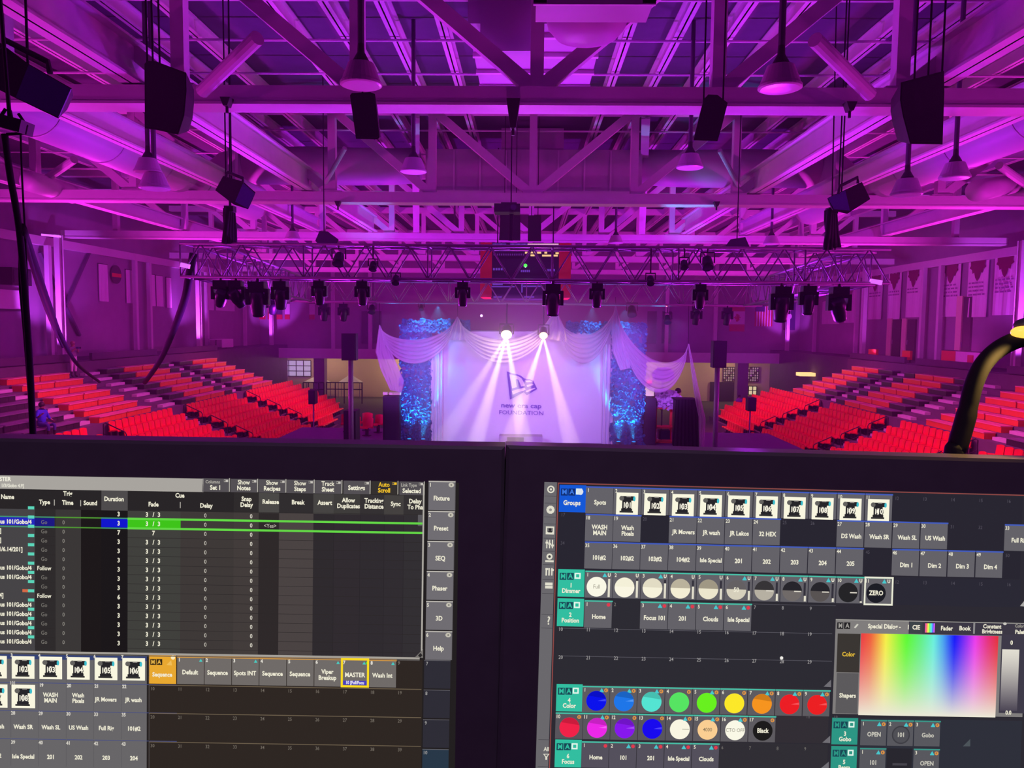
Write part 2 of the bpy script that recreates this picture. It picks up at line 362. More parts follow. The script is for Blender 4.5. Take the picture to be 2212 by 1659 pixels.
# ---------------------------------------------------------------- air units and ducts
M_UNIT = mat('painted sheet metal', (.55, .50, .56), .55, noise=.06, scale=1.5)
def unit(name, label, cx, y0, y1, wx, h0, h1, ribs):
    t = thing(name, label, 'air unit', (cx, (y0+y1)/2, CZ+h0)); m = MB(); m.span(cx-wx/2, cx+wx/2, y0, y1, CZ+h0, CZ+h1); m.build('casing', M_UNIT, t)
    for k in range(ribs):
        m = MB(); yy = y0+(y1-y0)*(k+.5)/ribs; m.span(cx-wx/2-.02, cx+wx/2+.02, yy-.06, yy+.06, CZ+h0-.09, CZ+h0); m.build('rib', M_STEEL, t)
    return t
t = unit('air_unit', 'wide sheet metal plenum overhead in the middle of the roof', .1, 15.9, 20.4, 2.75, 6.05, 7.3, 4)
m = MB(); m.span(-1.02, .22, 15.85, 16.5, CZ+5.5, CZ+7.3); m.build('intake_box', M_UNIT, t)
m = MB(); a = P(1268, 60, 13.4); m.lathe((a.x, 13.5, CZ+4.82), [(.0, 0), (.3, .02), (.52, .1), (.66, .26), (.72, .5), (.72, 1.6)], 28)
dr = thing('duct_drum', 'big round duct end hanging under a square box at the top of the picture', 'duct', (a.x, 13.5, CZ+4.82)); m.build('drum', M_DUCT, dr, True)
m = MB(); b = P(1277, 43, 12.6); m.span(b.x-.88, b.x+.88, 12.0, 12.7, b.z, b.z+1.5); m.build('square_box', M_UNIT, dr)
m = MB(); m.span(b.x-.92, b.x+.92, 11.96, 12.02, b.z-.02, b.z+.08); m.span(b.x-.92, b.x-.72, 11.96, 12.02, b.z, b.z+1.4); m.span(b.x+.72, b.x+.92, 11.96, 12.02, b.z, b.z+1.4); m.build('flange', M_STEEL, dr)
t = unit('air_unit', 'long flat faced air unit deep in the roof between two ducts', .15, 30, 32.4, 8.3, 5.15, 6.75, 3)
for k in range(9):
    m = MB(); x = -3.9+k*1.0; m.span(x-.03, x+.03, 29.95, 30, CZ+5.2, CZ+6.7); m.build('seam', M_STEEL, t)
m = MB(); m.span(-1.1, 1.3, 30.2, 31.5, CZ+6.75, CZ+7.6); m.build('upper_box', M_UNIT, t)
m = MB(); m.span(-4.2, 4.4, 29.7, 29.85, CZ+5.0, CZ+5.14); m.build('lower_rail', M_STEEL, t)
for s in (-1, 1):
    t = thing('round_duct', 'fat round air duct curving out to the %s under the roof' % side(s), 'duct', (s*12.2, 30, CZ+5.2), 'round ducts')
    m = MB(); m.tube([(s*4.35, 30.9, CZ+6.3), (s*5.4, 30.9, CZ+6.25), (s*6.8, 30.7, CZ+6.2), (s*8.6, 30.3, CZ+6.15), (s*11.0, 30.2, CZ+6.1)], [.68, .7, .72, .72, .7], 24); m.build('branch', M_DUCT, t, True)
    m = MB(); m.tube([(s*12.2, 13, CZ+5.3), (s*12.2, 34, CZ+5.3)], .78, 28); m.build('main_run', M_DUCT, t, True)
    for y in (16, 19, 22, 25, 28):
        m = MB(); m.tube([(s*12.2, y, CZ+5.3), (s*12.2, y+.06, CZ+5.3)], .80, 28); m.build('seam', M_UNIT, t)
    m = MB(); m.tube([(s*11, 30.2, CZ+6.1), (s*11.7, 30.2, CZ+5.95), (s*12.2, 30.2, CZ+5.5)], .7, 24); m.build('elbow', M_DUCT, t, True)
# unit heaters / cylinders low on the side
for s, px, py, px2, py2 in ((-1, 66, 392, 155, 420), (1, 2110, 412, 2200, 395)):
    a, b = P(px, py, 25), P(px2, py2, 29); m = MB(); m.tube([a, b], .34, 16)
    tag(m.build('small_duct', M_DUCT, smooth=True), 'short pale duct length low in the roof at the %s edge' % side(s), 'duct')
# ---------------------------------------------------------------- pendant lamps
def pendant(px, py, wpx, Y, label, lit=False):
    c = P(px, py, Y); r = wpx/2*Y/F
    t = thing('pendant_lamp', label, 'pendant lamp', c, 'high bay pendant lamps'); x, y, z = c
    m = MB(); m.tube([(x, y, z+r*1.45), (x, y, ROOF)], r*.16, 10); m.build('stem', M_DECK, t)
    m = MB(); m.lathe((x, y, z), [(r*.34, r*1.0), (r*.4, r*1.06), (r*.40, r*1.1), (r*.18, r*1.5), (r*.16, r*1.9)], 20); m.build('cap', M_BLACK, t, False)
    m = MB(); m.lathe((x, y, z), [(r, -r*.02), (r, r*.08), (r*.92, r*.2), (r*.62, r*.98), (r*.4, r*1.02)], 28); m.build('shade', M_UNIT, t, False)
    m = MB(); m.lathe((x, y, z), [(r*.5, -r*.09), (r*.88, -r*.07), (r*.97, -r*.03), (r*.97, 0)], 28); m.build('lens', M_LENS, t)
for a in [(780, 183, 88, 12, 'bell shaped pendant lamp hanging above a small black speaker left of centre'),
          (1685, 190, 90, 12, 'bell shaped pendant lamp right of the tilted black speaker'),
          (893, 371, 56, 20, 'pendant lamp over the left branch duct'), (1490, 362, 56, 20, 'pendant lamp half hidden behind the right middle speaker'),
          (1958, 420, 64, 17, 'pendant lamp just right of the tilted speaker with cables'), (2062, 384, 62, 17, 'pendant lamp hanging under the right round duct'),
          (320, 372, 58, 18, 'pendant lamp under the left hanging speaker, higher of two'), (334, 407, 64, 18, 'pendant lamp under the left hanging speaker, lower of two'),
          (982, 515, 26, 40, 'tiny pendant lamp left of the scoreboard'), (1330, 525, 32, 36, 'small pendant lamp right of the scoreboard'),
          (632, 517, 34, 34, 'small pendant lamp above the left part of the box truss'), (1666, 527, 34, 34, 'small pendant lamp above the right part of the box truss')]:
    pendant(*a)
# ================================================================== BOX TRUSS RIG
def box_truss(name, label, A, B, w, h, pitch):
    """aluminium box truss from A to B (points on the lower chord axis)"""
    A, B = V(A), V(B); d = (B-A); L = d.length; d.normalize(); sd = d.cross(V((0, 0, 1))).normalized(); up = V((0, 0, 1))
    t = thing(name, label, 'truss', A, 'lighting truss rectangle'); r = .035
    for i in (-1, 1):
        for z in (0, h):
            m = MB(); m.tube([A+sd*(i*w/2)+up*z, B+sd*(i*w/2)+up*z], r, 8); m.build('chord', M_ALU, t, True)
    n = max(2, round(L/pitch)); m = MB()
    for k in range(n):
        a, b, c = A+d*(L*k/n), A+d*(L*(k+.5)/n), A+d*(L*(k+1)/n)
        for i in (-1, 1):
            o = sd*(i*w/2); m.tube([a+o, b+o+up*h], .018, 6); m.tube([b+o+up*h, c+o], .018, 6)
        for z in (0, h): m.tube([a+sd*(w/2)+up*z, c-sd*(w/2)+up*z], .015, 5)
        if k % 3 == 0:
            for i in (-1, 1): m.tube([a+sd*(i*w/2), a+sd*(i*w/2)+up*h], .02, 6)
            for z in (0, h): m.tube([a-sd*(w/2)+up*z, a+sd*(w/2)+up*z], .02, 6)
    m.build('lacing', M_ALU, t, True)
    return t
fl, fr = P(405, 602, 18), P(1905, 612, 18); hz = .76
bl, br = P(640, 650, 28), P(1640, 662, 28)
zf = (fl.z+fr.z)/2; zb = (bl.z+br.z)/2
box_truss('front_truss', 'lighting box truss across the front of the rig, full width', (fl.x, 18, zf), (fr.x, 18, zf), .72, hz, .95)
box_truss('rear_truss', 'lighting box truss across the back of the rig above the drape', (bl.x, 28, zb), (br.x, 28, zb), .7, hz, .95)
box_truss('side_truss', 'lighting box truss joining front and rear on the left of the rig', (fl.x+.4, 18.5, zf), (bl.x+.3, 27.6, zb), .7, hz, .95)
box_truss('side_truss', 'lighting box truss joining front and rear on the right of the rig', (fr.x-.4, 18.5, zf), (br.x-.3, 27.6, zb), .7, hz, .95)
# ---------------------------------------------------------------- moving heads
M_HEAD = mat('moving head body', (.018, .015, .028), .4, noise=.2, scale=12)
M_HLENS = mat('moving head lens', (.05, .05, .09), .12)
def moving_head(name, label, loc, tilt=0, pan=0, sc=1.0, group='moving heads on the truss'):
    t = thing(name, label, 'stage light', loc, group); x, y, z = loc
    m = MB(); m.tube([(x, y, z), (x, y, z-.1*sc)], .04*sc); m.span(x-.2*sc, x+.2*sc, y-.15*sc, y+.15*sc, z-.26*sc, z-.08*sc); m.build('base', M_HEAD, t)
    m = MB()
    for s in (-1, 1): m.span(x+s*.24*sc-.045*sc, x+s*.24*sc+.045*sc, y-.09*sc, y+.09*sc, z-.66*sc, z-.28*sc)
    m.span(x-.28*sc, x+.28*sc, y-.1*sc, y+.1*sc, z-.36*sc, z-.26*sc); m.build('yoke', M_HEAD, t)
    rot = Matrix.Rotation(tilt, 3, 'X'); ax = rot @ V((0, 0, -1)); ax = Matrix.Rotation(pan, 3, 'Z') @ ax
    c = V((x, y, z-.58*sc)); m = MB(); m.lathe(c, [(.1*sc, -.26*sc), (.16*sc, -.24*sc), (.19*sc, -.05*sc), (.19*sc, .1*sc), (.16*sc, .3*sc), (.15*sc, .36*sc)], 16, ax)
    o = m.build('head', M_HEAD, t, True)
    m = MB(); m.lathe(c, [(.05*sc, .35*sc), (.13*sc, .355*sc), (.12*sc, .375*sc)], 16, ax); m.build('lens', M_HLENS, o, True)
    return t
for i, (px, tl, pn, lb) in enumerate([
    (490, .9, .5, 'black moving head with a pale rim at the far left end of the front truss'), (522, .8, -.4, 'black moving head second from the left end of the front truss'),
    (568, .2, 0, 'large black moving head third from the left end of the front truss'), (617, .3, .3, 'black moving head fourth from the left end of the front truss'),
    (1000+330, 9, 0, ''), (1678, .15, 0, 'large black moving head left of three on the right end of the front truss'), (1735, .1, 0, 'black moving head in the middle of three on the right end of the front truss'), (1800, .7, -.6, 'large tilted black moving head rightmost of three on the front truss')]):
    if not lb: continue
    p = P(px, 603 if px < 1100 else 608, 18); moving_head('moving_head', lb, (p.x, 17.64, zf-.02), tl, pn, (.74 if px not in (568, 1678, 1800) else .92))
for px, tl, lb in [(783, .1, 'moving head on the front truss above the left drape peak'), (1000, .1, 'moving head on the front truss left of the scoreboard'),
                   (1195, 0, 'moving head on the front truss in front of the scoreboard'), (1290, .1, 'moving head on the front truss right of the scoreboard'),
                   (1513, .05, 'moving head on the front truss above the right drape peak'), (690, .2, 'small moving head on the front truss right of the left group')]:
    p = P(px, 600, 17.64); moving_head('moving_head', lb, (p.x, 17.64, zf-.02), tl, 0, .84 if px == 1195 else .62)
for px, py, Y, tl, lb in [(650, 640, 22.5, .8, 'moving head under the left side truss'), (1632, 638, 23, .9, 'tilted moving head under the right side truss'),
                          (1572, 645, 28, .2, 'small moving head near the right end of the rear truss'), (742, 640, 28, .3, 'small moving head hanging below the rear truss left part'),
                          (700, 645, 28, .2, 'small moving head at the left end of the rear truss'), (1505, 650, 28, .2, 'small moving head below the rear truss under the right peak head')]:
    p = P(px, py, Y if Y < 28 else 27.65)
    if Y < 28: xs_ = (fl.x+.4+(bl.x-fl.x-.1)*(Y-18.5)/9.1) if px < 1000 else (fr.x-.4+(br.x-fr.x+.1)*(Y-18.5)/9.1); p = V((xs_+(.35 if px < 1000 else -.35), Y, zf+(zb-zf)*(Y-18.5)/9.1-.02))
    else: p.z = zb-.02
    moving_head('moving_head', lb, p, tl, .4, .72)
# small par lamps lying on the rig
def par(px, py, Y, label, r=.09, tl=.6):
    Y = 17.64 if Y < 25 else 27.65; p = P(px, py, Y); t = thing('par_can', label, 'stage light', p, 'small par lamps on the rig'); m = MB()
    ax = V((0, -math.sin(tl), -math.cos(tl))); m.lathe(p, [(r*.5, -r*1.3), (r*.8, -r), (r, r*.4), (r*1.05, r*1.1)], 14, ax); m.build('can', M_HEAD, t, True)
    m = MB(); m.lathe(p, [(r*.5, r*1.06), (r*.98, r*1.12), (r*.9, r*1.16)], 14, ax); m.build('lens', M_HLENS, t)
    m = MB(); m.tube([p+V((-r*1.2, 0, 0)), p+V((-r*1.2, 0, r*1.8)), p+V((r*1.2, 0, r*1.8)), p+V((r*1.2, 0, 0))], .018, 6); m.tube([p+V((0, 0, r*1.8)), V((p.x, Y, (zf if Y < 25 else zb)+(hz if p.z > (zf if Y < 25 else zb) else 0)))], .018, 6); m.build('bracket', M_HEAD, t)
for a in [(806, 575, 18, 'small par lamp on the front truss left of centre'), (732, 560, 18, 'par lamp clamped high on the front truss left part', .13), (855, 605, 22, 'par lamp behind the front truss left of the scoreboard'),
          (1405, 606, 22, 'par lamp behind the front truss right of the scoreboard'), (1478, 572, 18, 'small par lamp inside the front truss right of the scoreboard'), (1528, 568, 18, 'par lamp clamped high on the front truss right part', .13),
          (910, 664, 28.5, 'par lamp hanging over the left blue flowers'), (1365, 672, 28.5, 'par lamp hanging over the right blue flowers', .16), (1442, 690, 28.5, 'par lamp with a red light right of the drape', .13),
          (803, 668, 28.5, 'par lamp hanging over the left drape peak', .13), (1505, 668, 28.5, 'par lamp below the right moving head of the rear truss', .13)]:
    par(*a)
# small status lights
for px, py, Y, c, lb in [(1135, 573.5, 17.55, (.05, 1, .05), 'tiny green status light on the front truss'), (1441, 660, 28.2, (1, .03, .03), 'tiny red status light on a lamp right of the drape'),
                         (1040, 682, 28, (.7, .5, 1), 'tiny pale light left of the yellow spotlight')]:
    p = P(px, py, Y); m = MB(); m.ball(p, .04 if Y < 20 else .05); m.tube([p, p+V((0, .2, 0))], .03)
    tag(m.build('status_light', mat('led '+lb[5:10], c, .4, emit=c, strength=2)), lb, 'light')
for px0, px1, py, Y, lb in [(90, 131, 508, 38.19, 'thin pink glowing bar light atop the bright left column'), (391, 409, 573, 17.64, 'short pink glowing bar at the left end of the front truss'), (1880, 1904, 608, 17.64, 'short violet glowing bar at the right end of the front truss')]:
    a, b = P(px0, py-1, Y), P(px1, py+3, Y); m = MB(); m.bar(a, b, .09, .1); tag(m.build('bar_light', mat('pink tube', (.8, .3, .9), .4, emit=(.75, .18, 1), strength=.9)), lb, 'light', 'glowing bar lights')
# ---------------------------------------------------------------- hung loudspeakers
def hung_speaker(label, poly, Y, thick, face=None, wires=(), grp='loudspeakers hung from the roof', yoke=None):
    pts = [P(x, y, Y) for x, y in poly]; c = sum(pts, V((0, 0, 0)))/len(pts)
    t = thing('hung_speaker', label, 'loudspeaker', c, grp); cc = c
    back = [p+V((0, thick, 0))+(cc-p)*(.5 if face else .3) for p in pts]; k = len(pts)
    m = MB(); m.add(pts+back, [tuple(range(k)), tuple(range(2*k-1, k-1, -1))]+[(i, i+k, (i+1) % k+k, (i+1) % k) for i in range(k)]); m.build('cabinet', M_BLACK, t)
    fp = [P(x, y, Y-.015) for x, y in face] if face else [p+(cc-p)*.07+V((0, -.012, 0)) for p in pts]
    m = MB(); m.prism(fp, V((0, .02, 0))); m.build('grille', M_SPKB if face else M_GRILLE, t)
    for x, y in wires:
        p = P(x, y, Y+.1); m = MB(); m.tube([p-V((0, 0, .08)), V((p.x, p.y, ROOF))], .016, 6); m.build('suspension_wire', M_CABLE, t)
    if yoke:
        m = MB(); m.tube([P(x, y, Y-.03) for x, y in yoke], .035, 8); m.build('yoke', M_BLACK, t)
    return t
M_SPKB = mat('blue grey grille', (.11, .09, .36), .5, noise=.3, scale=70)
hung_speaker('tall dark trapezoid loudspeaker hanging left in front of the first roof truss', [(312, 138), (318, 131), (335, 132), (402, 157), (403, 196), (398, 250), (385, 291), (340, 281), (313, 277)], 13.2, .55, wires=((318, 134), (330, 134), (345, 138)))
hung_speaker('tall dark trapezoid loudspeaker hanging far right in front of the first roof truss', [(1946, 178), (2039, 153), (2040, 200), (2036, 312), (1966, 311), (1950, 250), (1944, 215)], 13.2, .55, wires=((1975, 172), (2005, 164), (2035, 156)))
hung_speaker('dark oblong loudspeaker below the left bell pendant lamp', [(756, 206), (760, 201), (800, 199), (810, 203), (820, 297), (815, 301), (769, 300)], 14.2, .5, wires=((783, 203),))
hung_speaker('dark oblong loudspeaker tilted right of the middle on the first truss', [(1520, 215), (1530, 204), (1550, 205), (1572, 222), (1560, 270), (1550, 305), (1498, 303)], 14.2, .5, wires=((1520, 215), (1562, 212)))
hung_speaker('large tilted dark cabinet with a blue face cut by the left picture edge', [(-60, 60), (0, 92), (62, 138), (155, 191), (126, 256), (32, 211), (-60, 165)], 9.5, .6, [(62, 140), (153, 192), (126, 253), (34, 210)], wires=((60, 135),), yoke=((6, 108), (10, 86), (104, 134), (108, 158)))
hung_speaker('tilted dark loudspeaker with a blue face above the left part of the box truss', [(482, 380), (525, 392), (552, 416), (536, 452), (505, 442), (465, 411)], 17, .5, [(525, 395), (550, 417), (535, 450), (508, 436)], wires=((488, 382), (500, 384)), yoke=((487, 384), (492, 372), (525, 385), (524, 396)))
hung_speaker('tilted dark loudspeaker with a blue face above the right part of the box truss', [(1787, 428), (1862, 393), (1880, 430), (1830, 462), (1800, 455)], 17, .5, [(1789, 428), (1826, 411), (1836, 455), (1802, 452)], wires=((1812, 412), (1818, 412)), yoke=((1811, 418), (1814, 402), (1853, 383), (1853, 396)))
hung_speaker('small dark wedge loudspeaker above the box truss left of the scoreboard', [(681, 520), (690, 499), (708, 500), (731, 517), (726, 530), (690, 531)], 24, .5, wires=((700, 500),))
hung_speaker('small dark wedge loudspeaker above the box truss right of the scoreboard', [(1568, 530), (1578, 517), (1610, 512), (1620, 535), (1600, 541), (1570, 541)], 24, .5, wires=((1592, 515),))
hung_speaker('dark oblong loudspeaker over the scoreboard, left of two', [(1081, 464), (1124, 464), (1124, 520), (1078, 519)], 28.8, .7, wires=((1090, 466), (1115, 466)))
hung_speaker('dark oblong loudspeaker over the scoreboard, right of two', [(1141, 465), (1169, 465), (1169, 521), (1140, 521)], 28.8, .7, wires=((1148, 466), (1162, 466)))
# ---------------------------------------------------------------- hoists and cable bags
def hoist(label, px, py0, py1, w0, w1, Y, pyt, strands=7):
    top = P(px, py0, Y); t = thing('chain_hoist', label, 'hoist', top, 'chain hoists holding the rig'); rnd = random.Random(px)
    m = MB(); m.box(top+V((0, 0, -.08)), (w0/F*Y, .2, .13)); m.tube([top, top+V((0, 0, .14))], .03); m.build('motor', M_BLACK, t)
    m = MB(); k = P(px, pyt, Y); m.tube([top, V((k.x, Y, ROOF))], .014, 6); m.build('chain', M_CABLE, t)
    bag = MB(); a = P(px-w1*.35, py0+6, Y); b = P(px-w1*.2, (py0+py1)/2, Y); r = w0/F*Y*.42
    bag.tube([a, (a+b)/2, b, b+V((0, 0, -.12))], [r*.7, r, r*1.05, r*.4], 12); bag.build('chain_bag', M_BLKCL, t, True)
    for i in range(strands):
        f = (i/(strands-1)-.5); a = P(px+f*w0*.5, py0+4, Y-.1+.04*i); b = P(px+f*w1*.9+rnd.uniform(-2, 2), py1, Y-.1+.04*i); c = P(px+f*w0*.9, (py0*.4+py1*.6), Y-.12+.04*i)
        m = MB(); m.tube([a, c, b], .045 if i % 2 else .06, 6); m.build('cable', M_CABLE, t, True)
hoist('black hoist with a bundle of cables dropping to the left part of the front truss', 497, 444, 527, 20, 26, 17.6, 215)
hoist('black hoist with a bundle of cables dropping to the right part of the front truss', 1797, 448, 540, 20, 30, 17.6, 228)
# centre: chain from the first truss, projector
for px, py, lb in [(490, 212, 'small dark clamp on the first truss above the left chain'), (1109, 215, 'dark tapered chain hook at the centre of the first truss'), (1836, 222, 'small dark clamp on the first truss above the right chain'), (1548, 436, 'brown clamp on the second truss right of centre'), (730, 435, 'brown clamp on the second truss left of centre')]:
    Y = 15.0 if py < 300 else 26.8; p = P(px, py, Y); t = thing('beam_clamp', lb, 'clamp', p, 'beam clamps'); m = MB(); w_ = .13 if px == 1109 else .10; hh = .55 if px == 1109 else .16
    m.add([p+V((-w_, -.1, .0)), p+V((w_, -.1, 0)), p+V((w_*.4, -.1, -hh)), p+V((-w_*.4, -.1, -hh)), p+V((-w_, .1, .0)), p+V((w_, .1, 0)), p+V((w_*.4, .1, -hh)), p+V((-w_*.4, .1, -hh))],
          [(0, 1, 2, 3), (7, 6, 5, 4), (0, 4, 5, 1), (1, 5, 6, 2), (2, 6, 7, 3), (3, 7, 4, 0)]); m.build('jaw', M_BLACK, t)
    m = MB(); m.tube([p+V((0, 0, -hh)), p+V((0, 0, -hh-.12))], .03); m.build('shackle', M_BLACK, t)
p = P(1096, 452, 25); t = thing('projector', 'dark projector on a chain at the centre above the scoreboard', 'projector', p)
m = MB(); m.box(p, (.82, .7, .26)); m.build('body', M_BLACK, t)
m = MB(); m.lathe(p+V((.2, -.36, 0)), [(.09, 0), (.1, .06), (.08, .07)], 16, V((0, -1, 0))); m.build('lens', M_HLENS, t)
m = MB(); a = P(1104, 445, 25); m.tube([a, V((a.x, a.y, ROOF))], .022, 6); m.build('chain', M_CABLE, t)
m = MB(); m.box(p+V((0.05, 0, .13)), (.5, .4, .12)); m.build('mount', M_FRAME, t)
m = MB(); m.tube([P(1105, 462, 24.9), P(1103, 520, 25)], .07, 8); m.build('cable_drop', M_CABLE, t)
# ---------------------------------------------------------------- left cable pick with its lamp
p = P(22, 268, 8); t = thing('cable_pick', 'dark clamp fixture with black cables at the left picture edge', 'rigging', p)
m = MB(); m.box(p, (.36, .22, .13), Matrix.Rotation(.25, 3, 'Y')); m.build('clamp_body', M_BLACK, t)
m = MB(); m.tube([P(-5, 262, 8), P(12, 236, 8), P(22, 240, 8), P(26, 262, 8)], .018, 8); m.tube([P(40, 246, 8), P(58, 272, 8), P(55, 288, 8), P(15, 290, 8)], .016, 8); m.build('loop', M_CABLE, t, True)
m = MB(); m.tube([p+V((0, 0, 0)), V((p.x-.25, p.y, ROOF))], .02, 6); m.build('sling', M_CABLE, t)
def cable(name, label, pts, r, group=None):
    m = MB(); ps = []
    q = [P(*a) for a in pts]; q = [q[0]]+q+[q[-1]]
    for i in range(1, len(q)-2):
        for u in (0, .25, .5, .75):
            a, b, c, d = q[i-1], q[i], q[i+1], q[i+2]
            ps.append(.5*((2*b)+(c-a)*u+(2*a-5*b+4*c-d)*u*u+(3*b-a-3*c+d)*u**3))
    ps.append(q[-2]); m.tube(ps, r, 10); return tag(m.build(name, M_CABLE, None, True), label, 'cable', group)
cable('cable', 'thick black cable hanging from the left clamp down behind the consoles', [(10, 290, 8), (22, 380, 8), (38, 470, 8), (48, 560, 8), (57, 680, 8), (65, 800, 8), (72, 960, 8)], .034)
cable('cable', 'thin black cable beside the thick one on the left', [(44, 275, 8.1), (48, 390, 8.1), (54, 500, 8.1), (60, 640, 8.1), (62, 790, 8.1)], .010)
cable('cable', 'second black cable wrapped round the thick left cable', [(46, 500, 8), (44, 600, 8), (54, 720, 8), (64, 850, 8), (70, 960, 8)], .02)
cable('cable', 'heavy black cable swooping from the left cable bundle to the bleachers', [(46, 492, 8), (75, 575, 9.5), (105, 660, 12), (135, 735, 16), (170, 790, 22), (215, 825, 29)], .05)
cable('cable', 'thin black cable beside the heavy swooping one', [(50, 505, 8), (78, 605, 9.5), (108, 690, 12), (135, 750, 16)], .022)
cable('cable', 'black cable drooping from the left end of the front truss to the stand', [(418, 548, 18), (408, 600, 18.2), (398, 650, 19), (372, 720, 22), (345, 780, 26), (313, 826, 31)], .09)
# ---------------------------------------------------------------- scoreboard
Y = 33; a, b = P(1062, 524, Y), P(1208, 646, Y); M_SB = mat('scoreboard black', (.02, .016, .03), .5, noise=.2, scale=9); M_SO = mat('orange paint', (.75, .09, .03), .5, noise=.08, scale=4)
t = thing('scoreboard', 'square hanging scoreboard with orange corners and a lit strip on top', 'scoreboard', ((a.x+b.x)/2, Y, b.z))
m = MB(); m.span(a.x, b.x, Y, Y+2.6, b.z, a.z-.62); m.build('body', M_SB, t)
for i, (x0, x1) in enumerate([(1038, 1062), (1208, 1232)]):
    c, d = P(x0, 524, Y), P(x1, 646, Y); m = MB(); m.span(c.x, d.x, Y-.05, Y+2.6, b.z+.05, a.z); m.build('corner_panel', M_SO, t)
M_DISP = display('display panel', .4); fl_ = MB(); q = lambda px, py: P(px, py, Y-.03)
def quad(m, c, px0, py0, px1, py1): m.col = c; m.add([q(px0, py0), q(px1, py0), q(px1, py1), q(px0, py1)], [(0, 3, 2, 1)])
m = MB(); m.span(a.x, b.x, Y, Y+2.6, P(1100, 557, Y).z, a.z); m.build('video_housing', M_SB, t)
m = MB(); rd = random.Random(4)
for k in range(34):
    x = 1064+k*4.2
    if 1091 < x < 1099: continue
    wv = x > 1138; c = srgb(225, 160, 205) if wv else srgb(*[(96, 50, 180), (120, 66, 190), (82, 42, 160)][k % 3]); c2 = srgb(255, 205, 150) if wv else c
    quad(m, c, x, 526, x+4.1, 535); quad(m, c2, x, 535, x+4.1, 542)
for x, y, w_ in [(1134, 546, 8), (1146, 545.5, 11), (1160, 546, 9), (1146, 551.5, 9), (1171, 552, 34), (1176, 546, 6), (1200, 547, 7)]: quad(m, srgb(255, 205, 140), x, y-2, x+w_, y+2)
for k in range(17): quad(m, srgb(92, 30, 130), 1066+k*4, 548, 1068+k*4, 552)
m.build('video_strip', M_DISP, t)
m = MB(); lab = srgb(98, 52, 170)
for x0, x1, y in [(1065, 1093, 582), (1125, 1146, 586), (1178, 1200, 584)]:
    for k in range(5): quad(m, lab, x0+(x1-x0)*k/5, y-3, x0+(x1-x0)*(k+.7)/5, y+2)
for x0, y0, x1, y1 in [(1064, 611, 1086, 616), (1060, 618, 1112, 620.5), (1126, 612, 1129, 632), (1126, 611, 1168, 614), (1130, 617, 1168, 620), (1066, 640, 1084, 643), (1132, 640, 1154, 643)]: quad(m, lab, x0, y0, x1, y1)
m.build('score_lettering', M_DISP, t)
for k, (y0, y1) in enumerate([(559, 596), (606, 646)]):
    m = MB(); c, d = P(1063, y0, Y-.02), P(1207, y1, Y-.02); m.span(c.x, d.x, Y-.025, Y-.005, d.z, c.z); m.build('score_panel', M_SB, t)
for x in (1075, 1195):
    m = MB(); c = P(x, 524, Y+1); m.tube([c, V((c.x, c.y, ROOF))], .03, 6); m.build('hanger', M_CABLE, t)
# ================================================================== SEATING
def row_L(k): return 22-.643*k
def row_H(k): return 2.42+.257*k                       # seat top below the eye
AIS = [(29.0, 30.2), (36.4, 37.9), (44.9, 46.2)]
def off(s): return 0 if s > 0 else 1.3
def yend(k): return 53 if k <= 6 else (56 if k <= 12 else (54.5 if k == 13 else (50 if k == 14 else 44)))
for s in (-1, 1):
    m = MB(); o = off(s)
    for k in range(16):
        zt = CZ-row_H(k)-(.27 if k < 7 else .72); x0 = row_L(k)+.32; x1 = x0-.643
        m.span(s*x0, s*x1, 20, yend(k)+o, 0, zt)
    m.span(s*22.6, s*(row_L(0)+.32), 20, 54+o, 0, CZ-HD-.05)
    st = struct(m.build('seating_stand', M_CONC), side(s)+' hand stepped stand under the rows of seats', 'stand')
    # half steps in the aisles
    m = MB()
    for (y0, y1) in AIS:
        for k in range(15):
            zt = CZ-row_H(k)-(.27 if k < 7 else .72); m.span(s*(row_L(k)+.30), s*(row_L(k)+.02), y0+o+.1, y1+o-.1, zt, zt+.13)
    m.build('aisle_step', mat('pale step edge', (.66, .60, .68), .6, noise=.1, scale=6), st)
    # knee wall behind the top row
    m = MB(); ed = [20]+[e+o for a in AIS for e in a]+[54+o]
    for ya, yb in zip(ed[::2], ed[1::2]): m.span(s*22.45, s*22.6, ya, yb, CZ-HD, CZ-HD+.35)
    struct(m.build('trim_%d' % (3 if s < 0 else 4), M_DECK))
# bench modules
def bench_mesh(m, y0, y1):
    m.span(-.26, .18, y0, y1, 0, .23)
    for k in range(int((y1-y0)/.46)): yy = y0+.23+.46*k; m.span(-.265, -.26, yy-.2, yy+.2, .04, .21)
BENCH = [('dark', 21.6, 25.3), ('dark', 25.4, 28.9), ('orange', 30.3, 32.45), ('orange', 32.55, 34.7), ('dark', 37.95, 39.6), ('orange', 39.7, 41.6), ('orange', 41.7, 43.6), ('dark', 43.7, 44.85), ('dark', 46.3, 48.1), ('orange', 48.2, 50.1), ('orange', 50.2, 52.1)]
BN = ['nearest dark block, nearer half', 'nearest dark block, farther half', 'nearest orange block, nearer half', 'nearest orange block, farther half', 'before the middle orange block', 'middle orange block, nearer half', 'middle orange block, farther half', 'beyond the middle orange block', 'before the far orange block', 'far orange block, nearer half', 'far orange block, farther half']
cache = {}
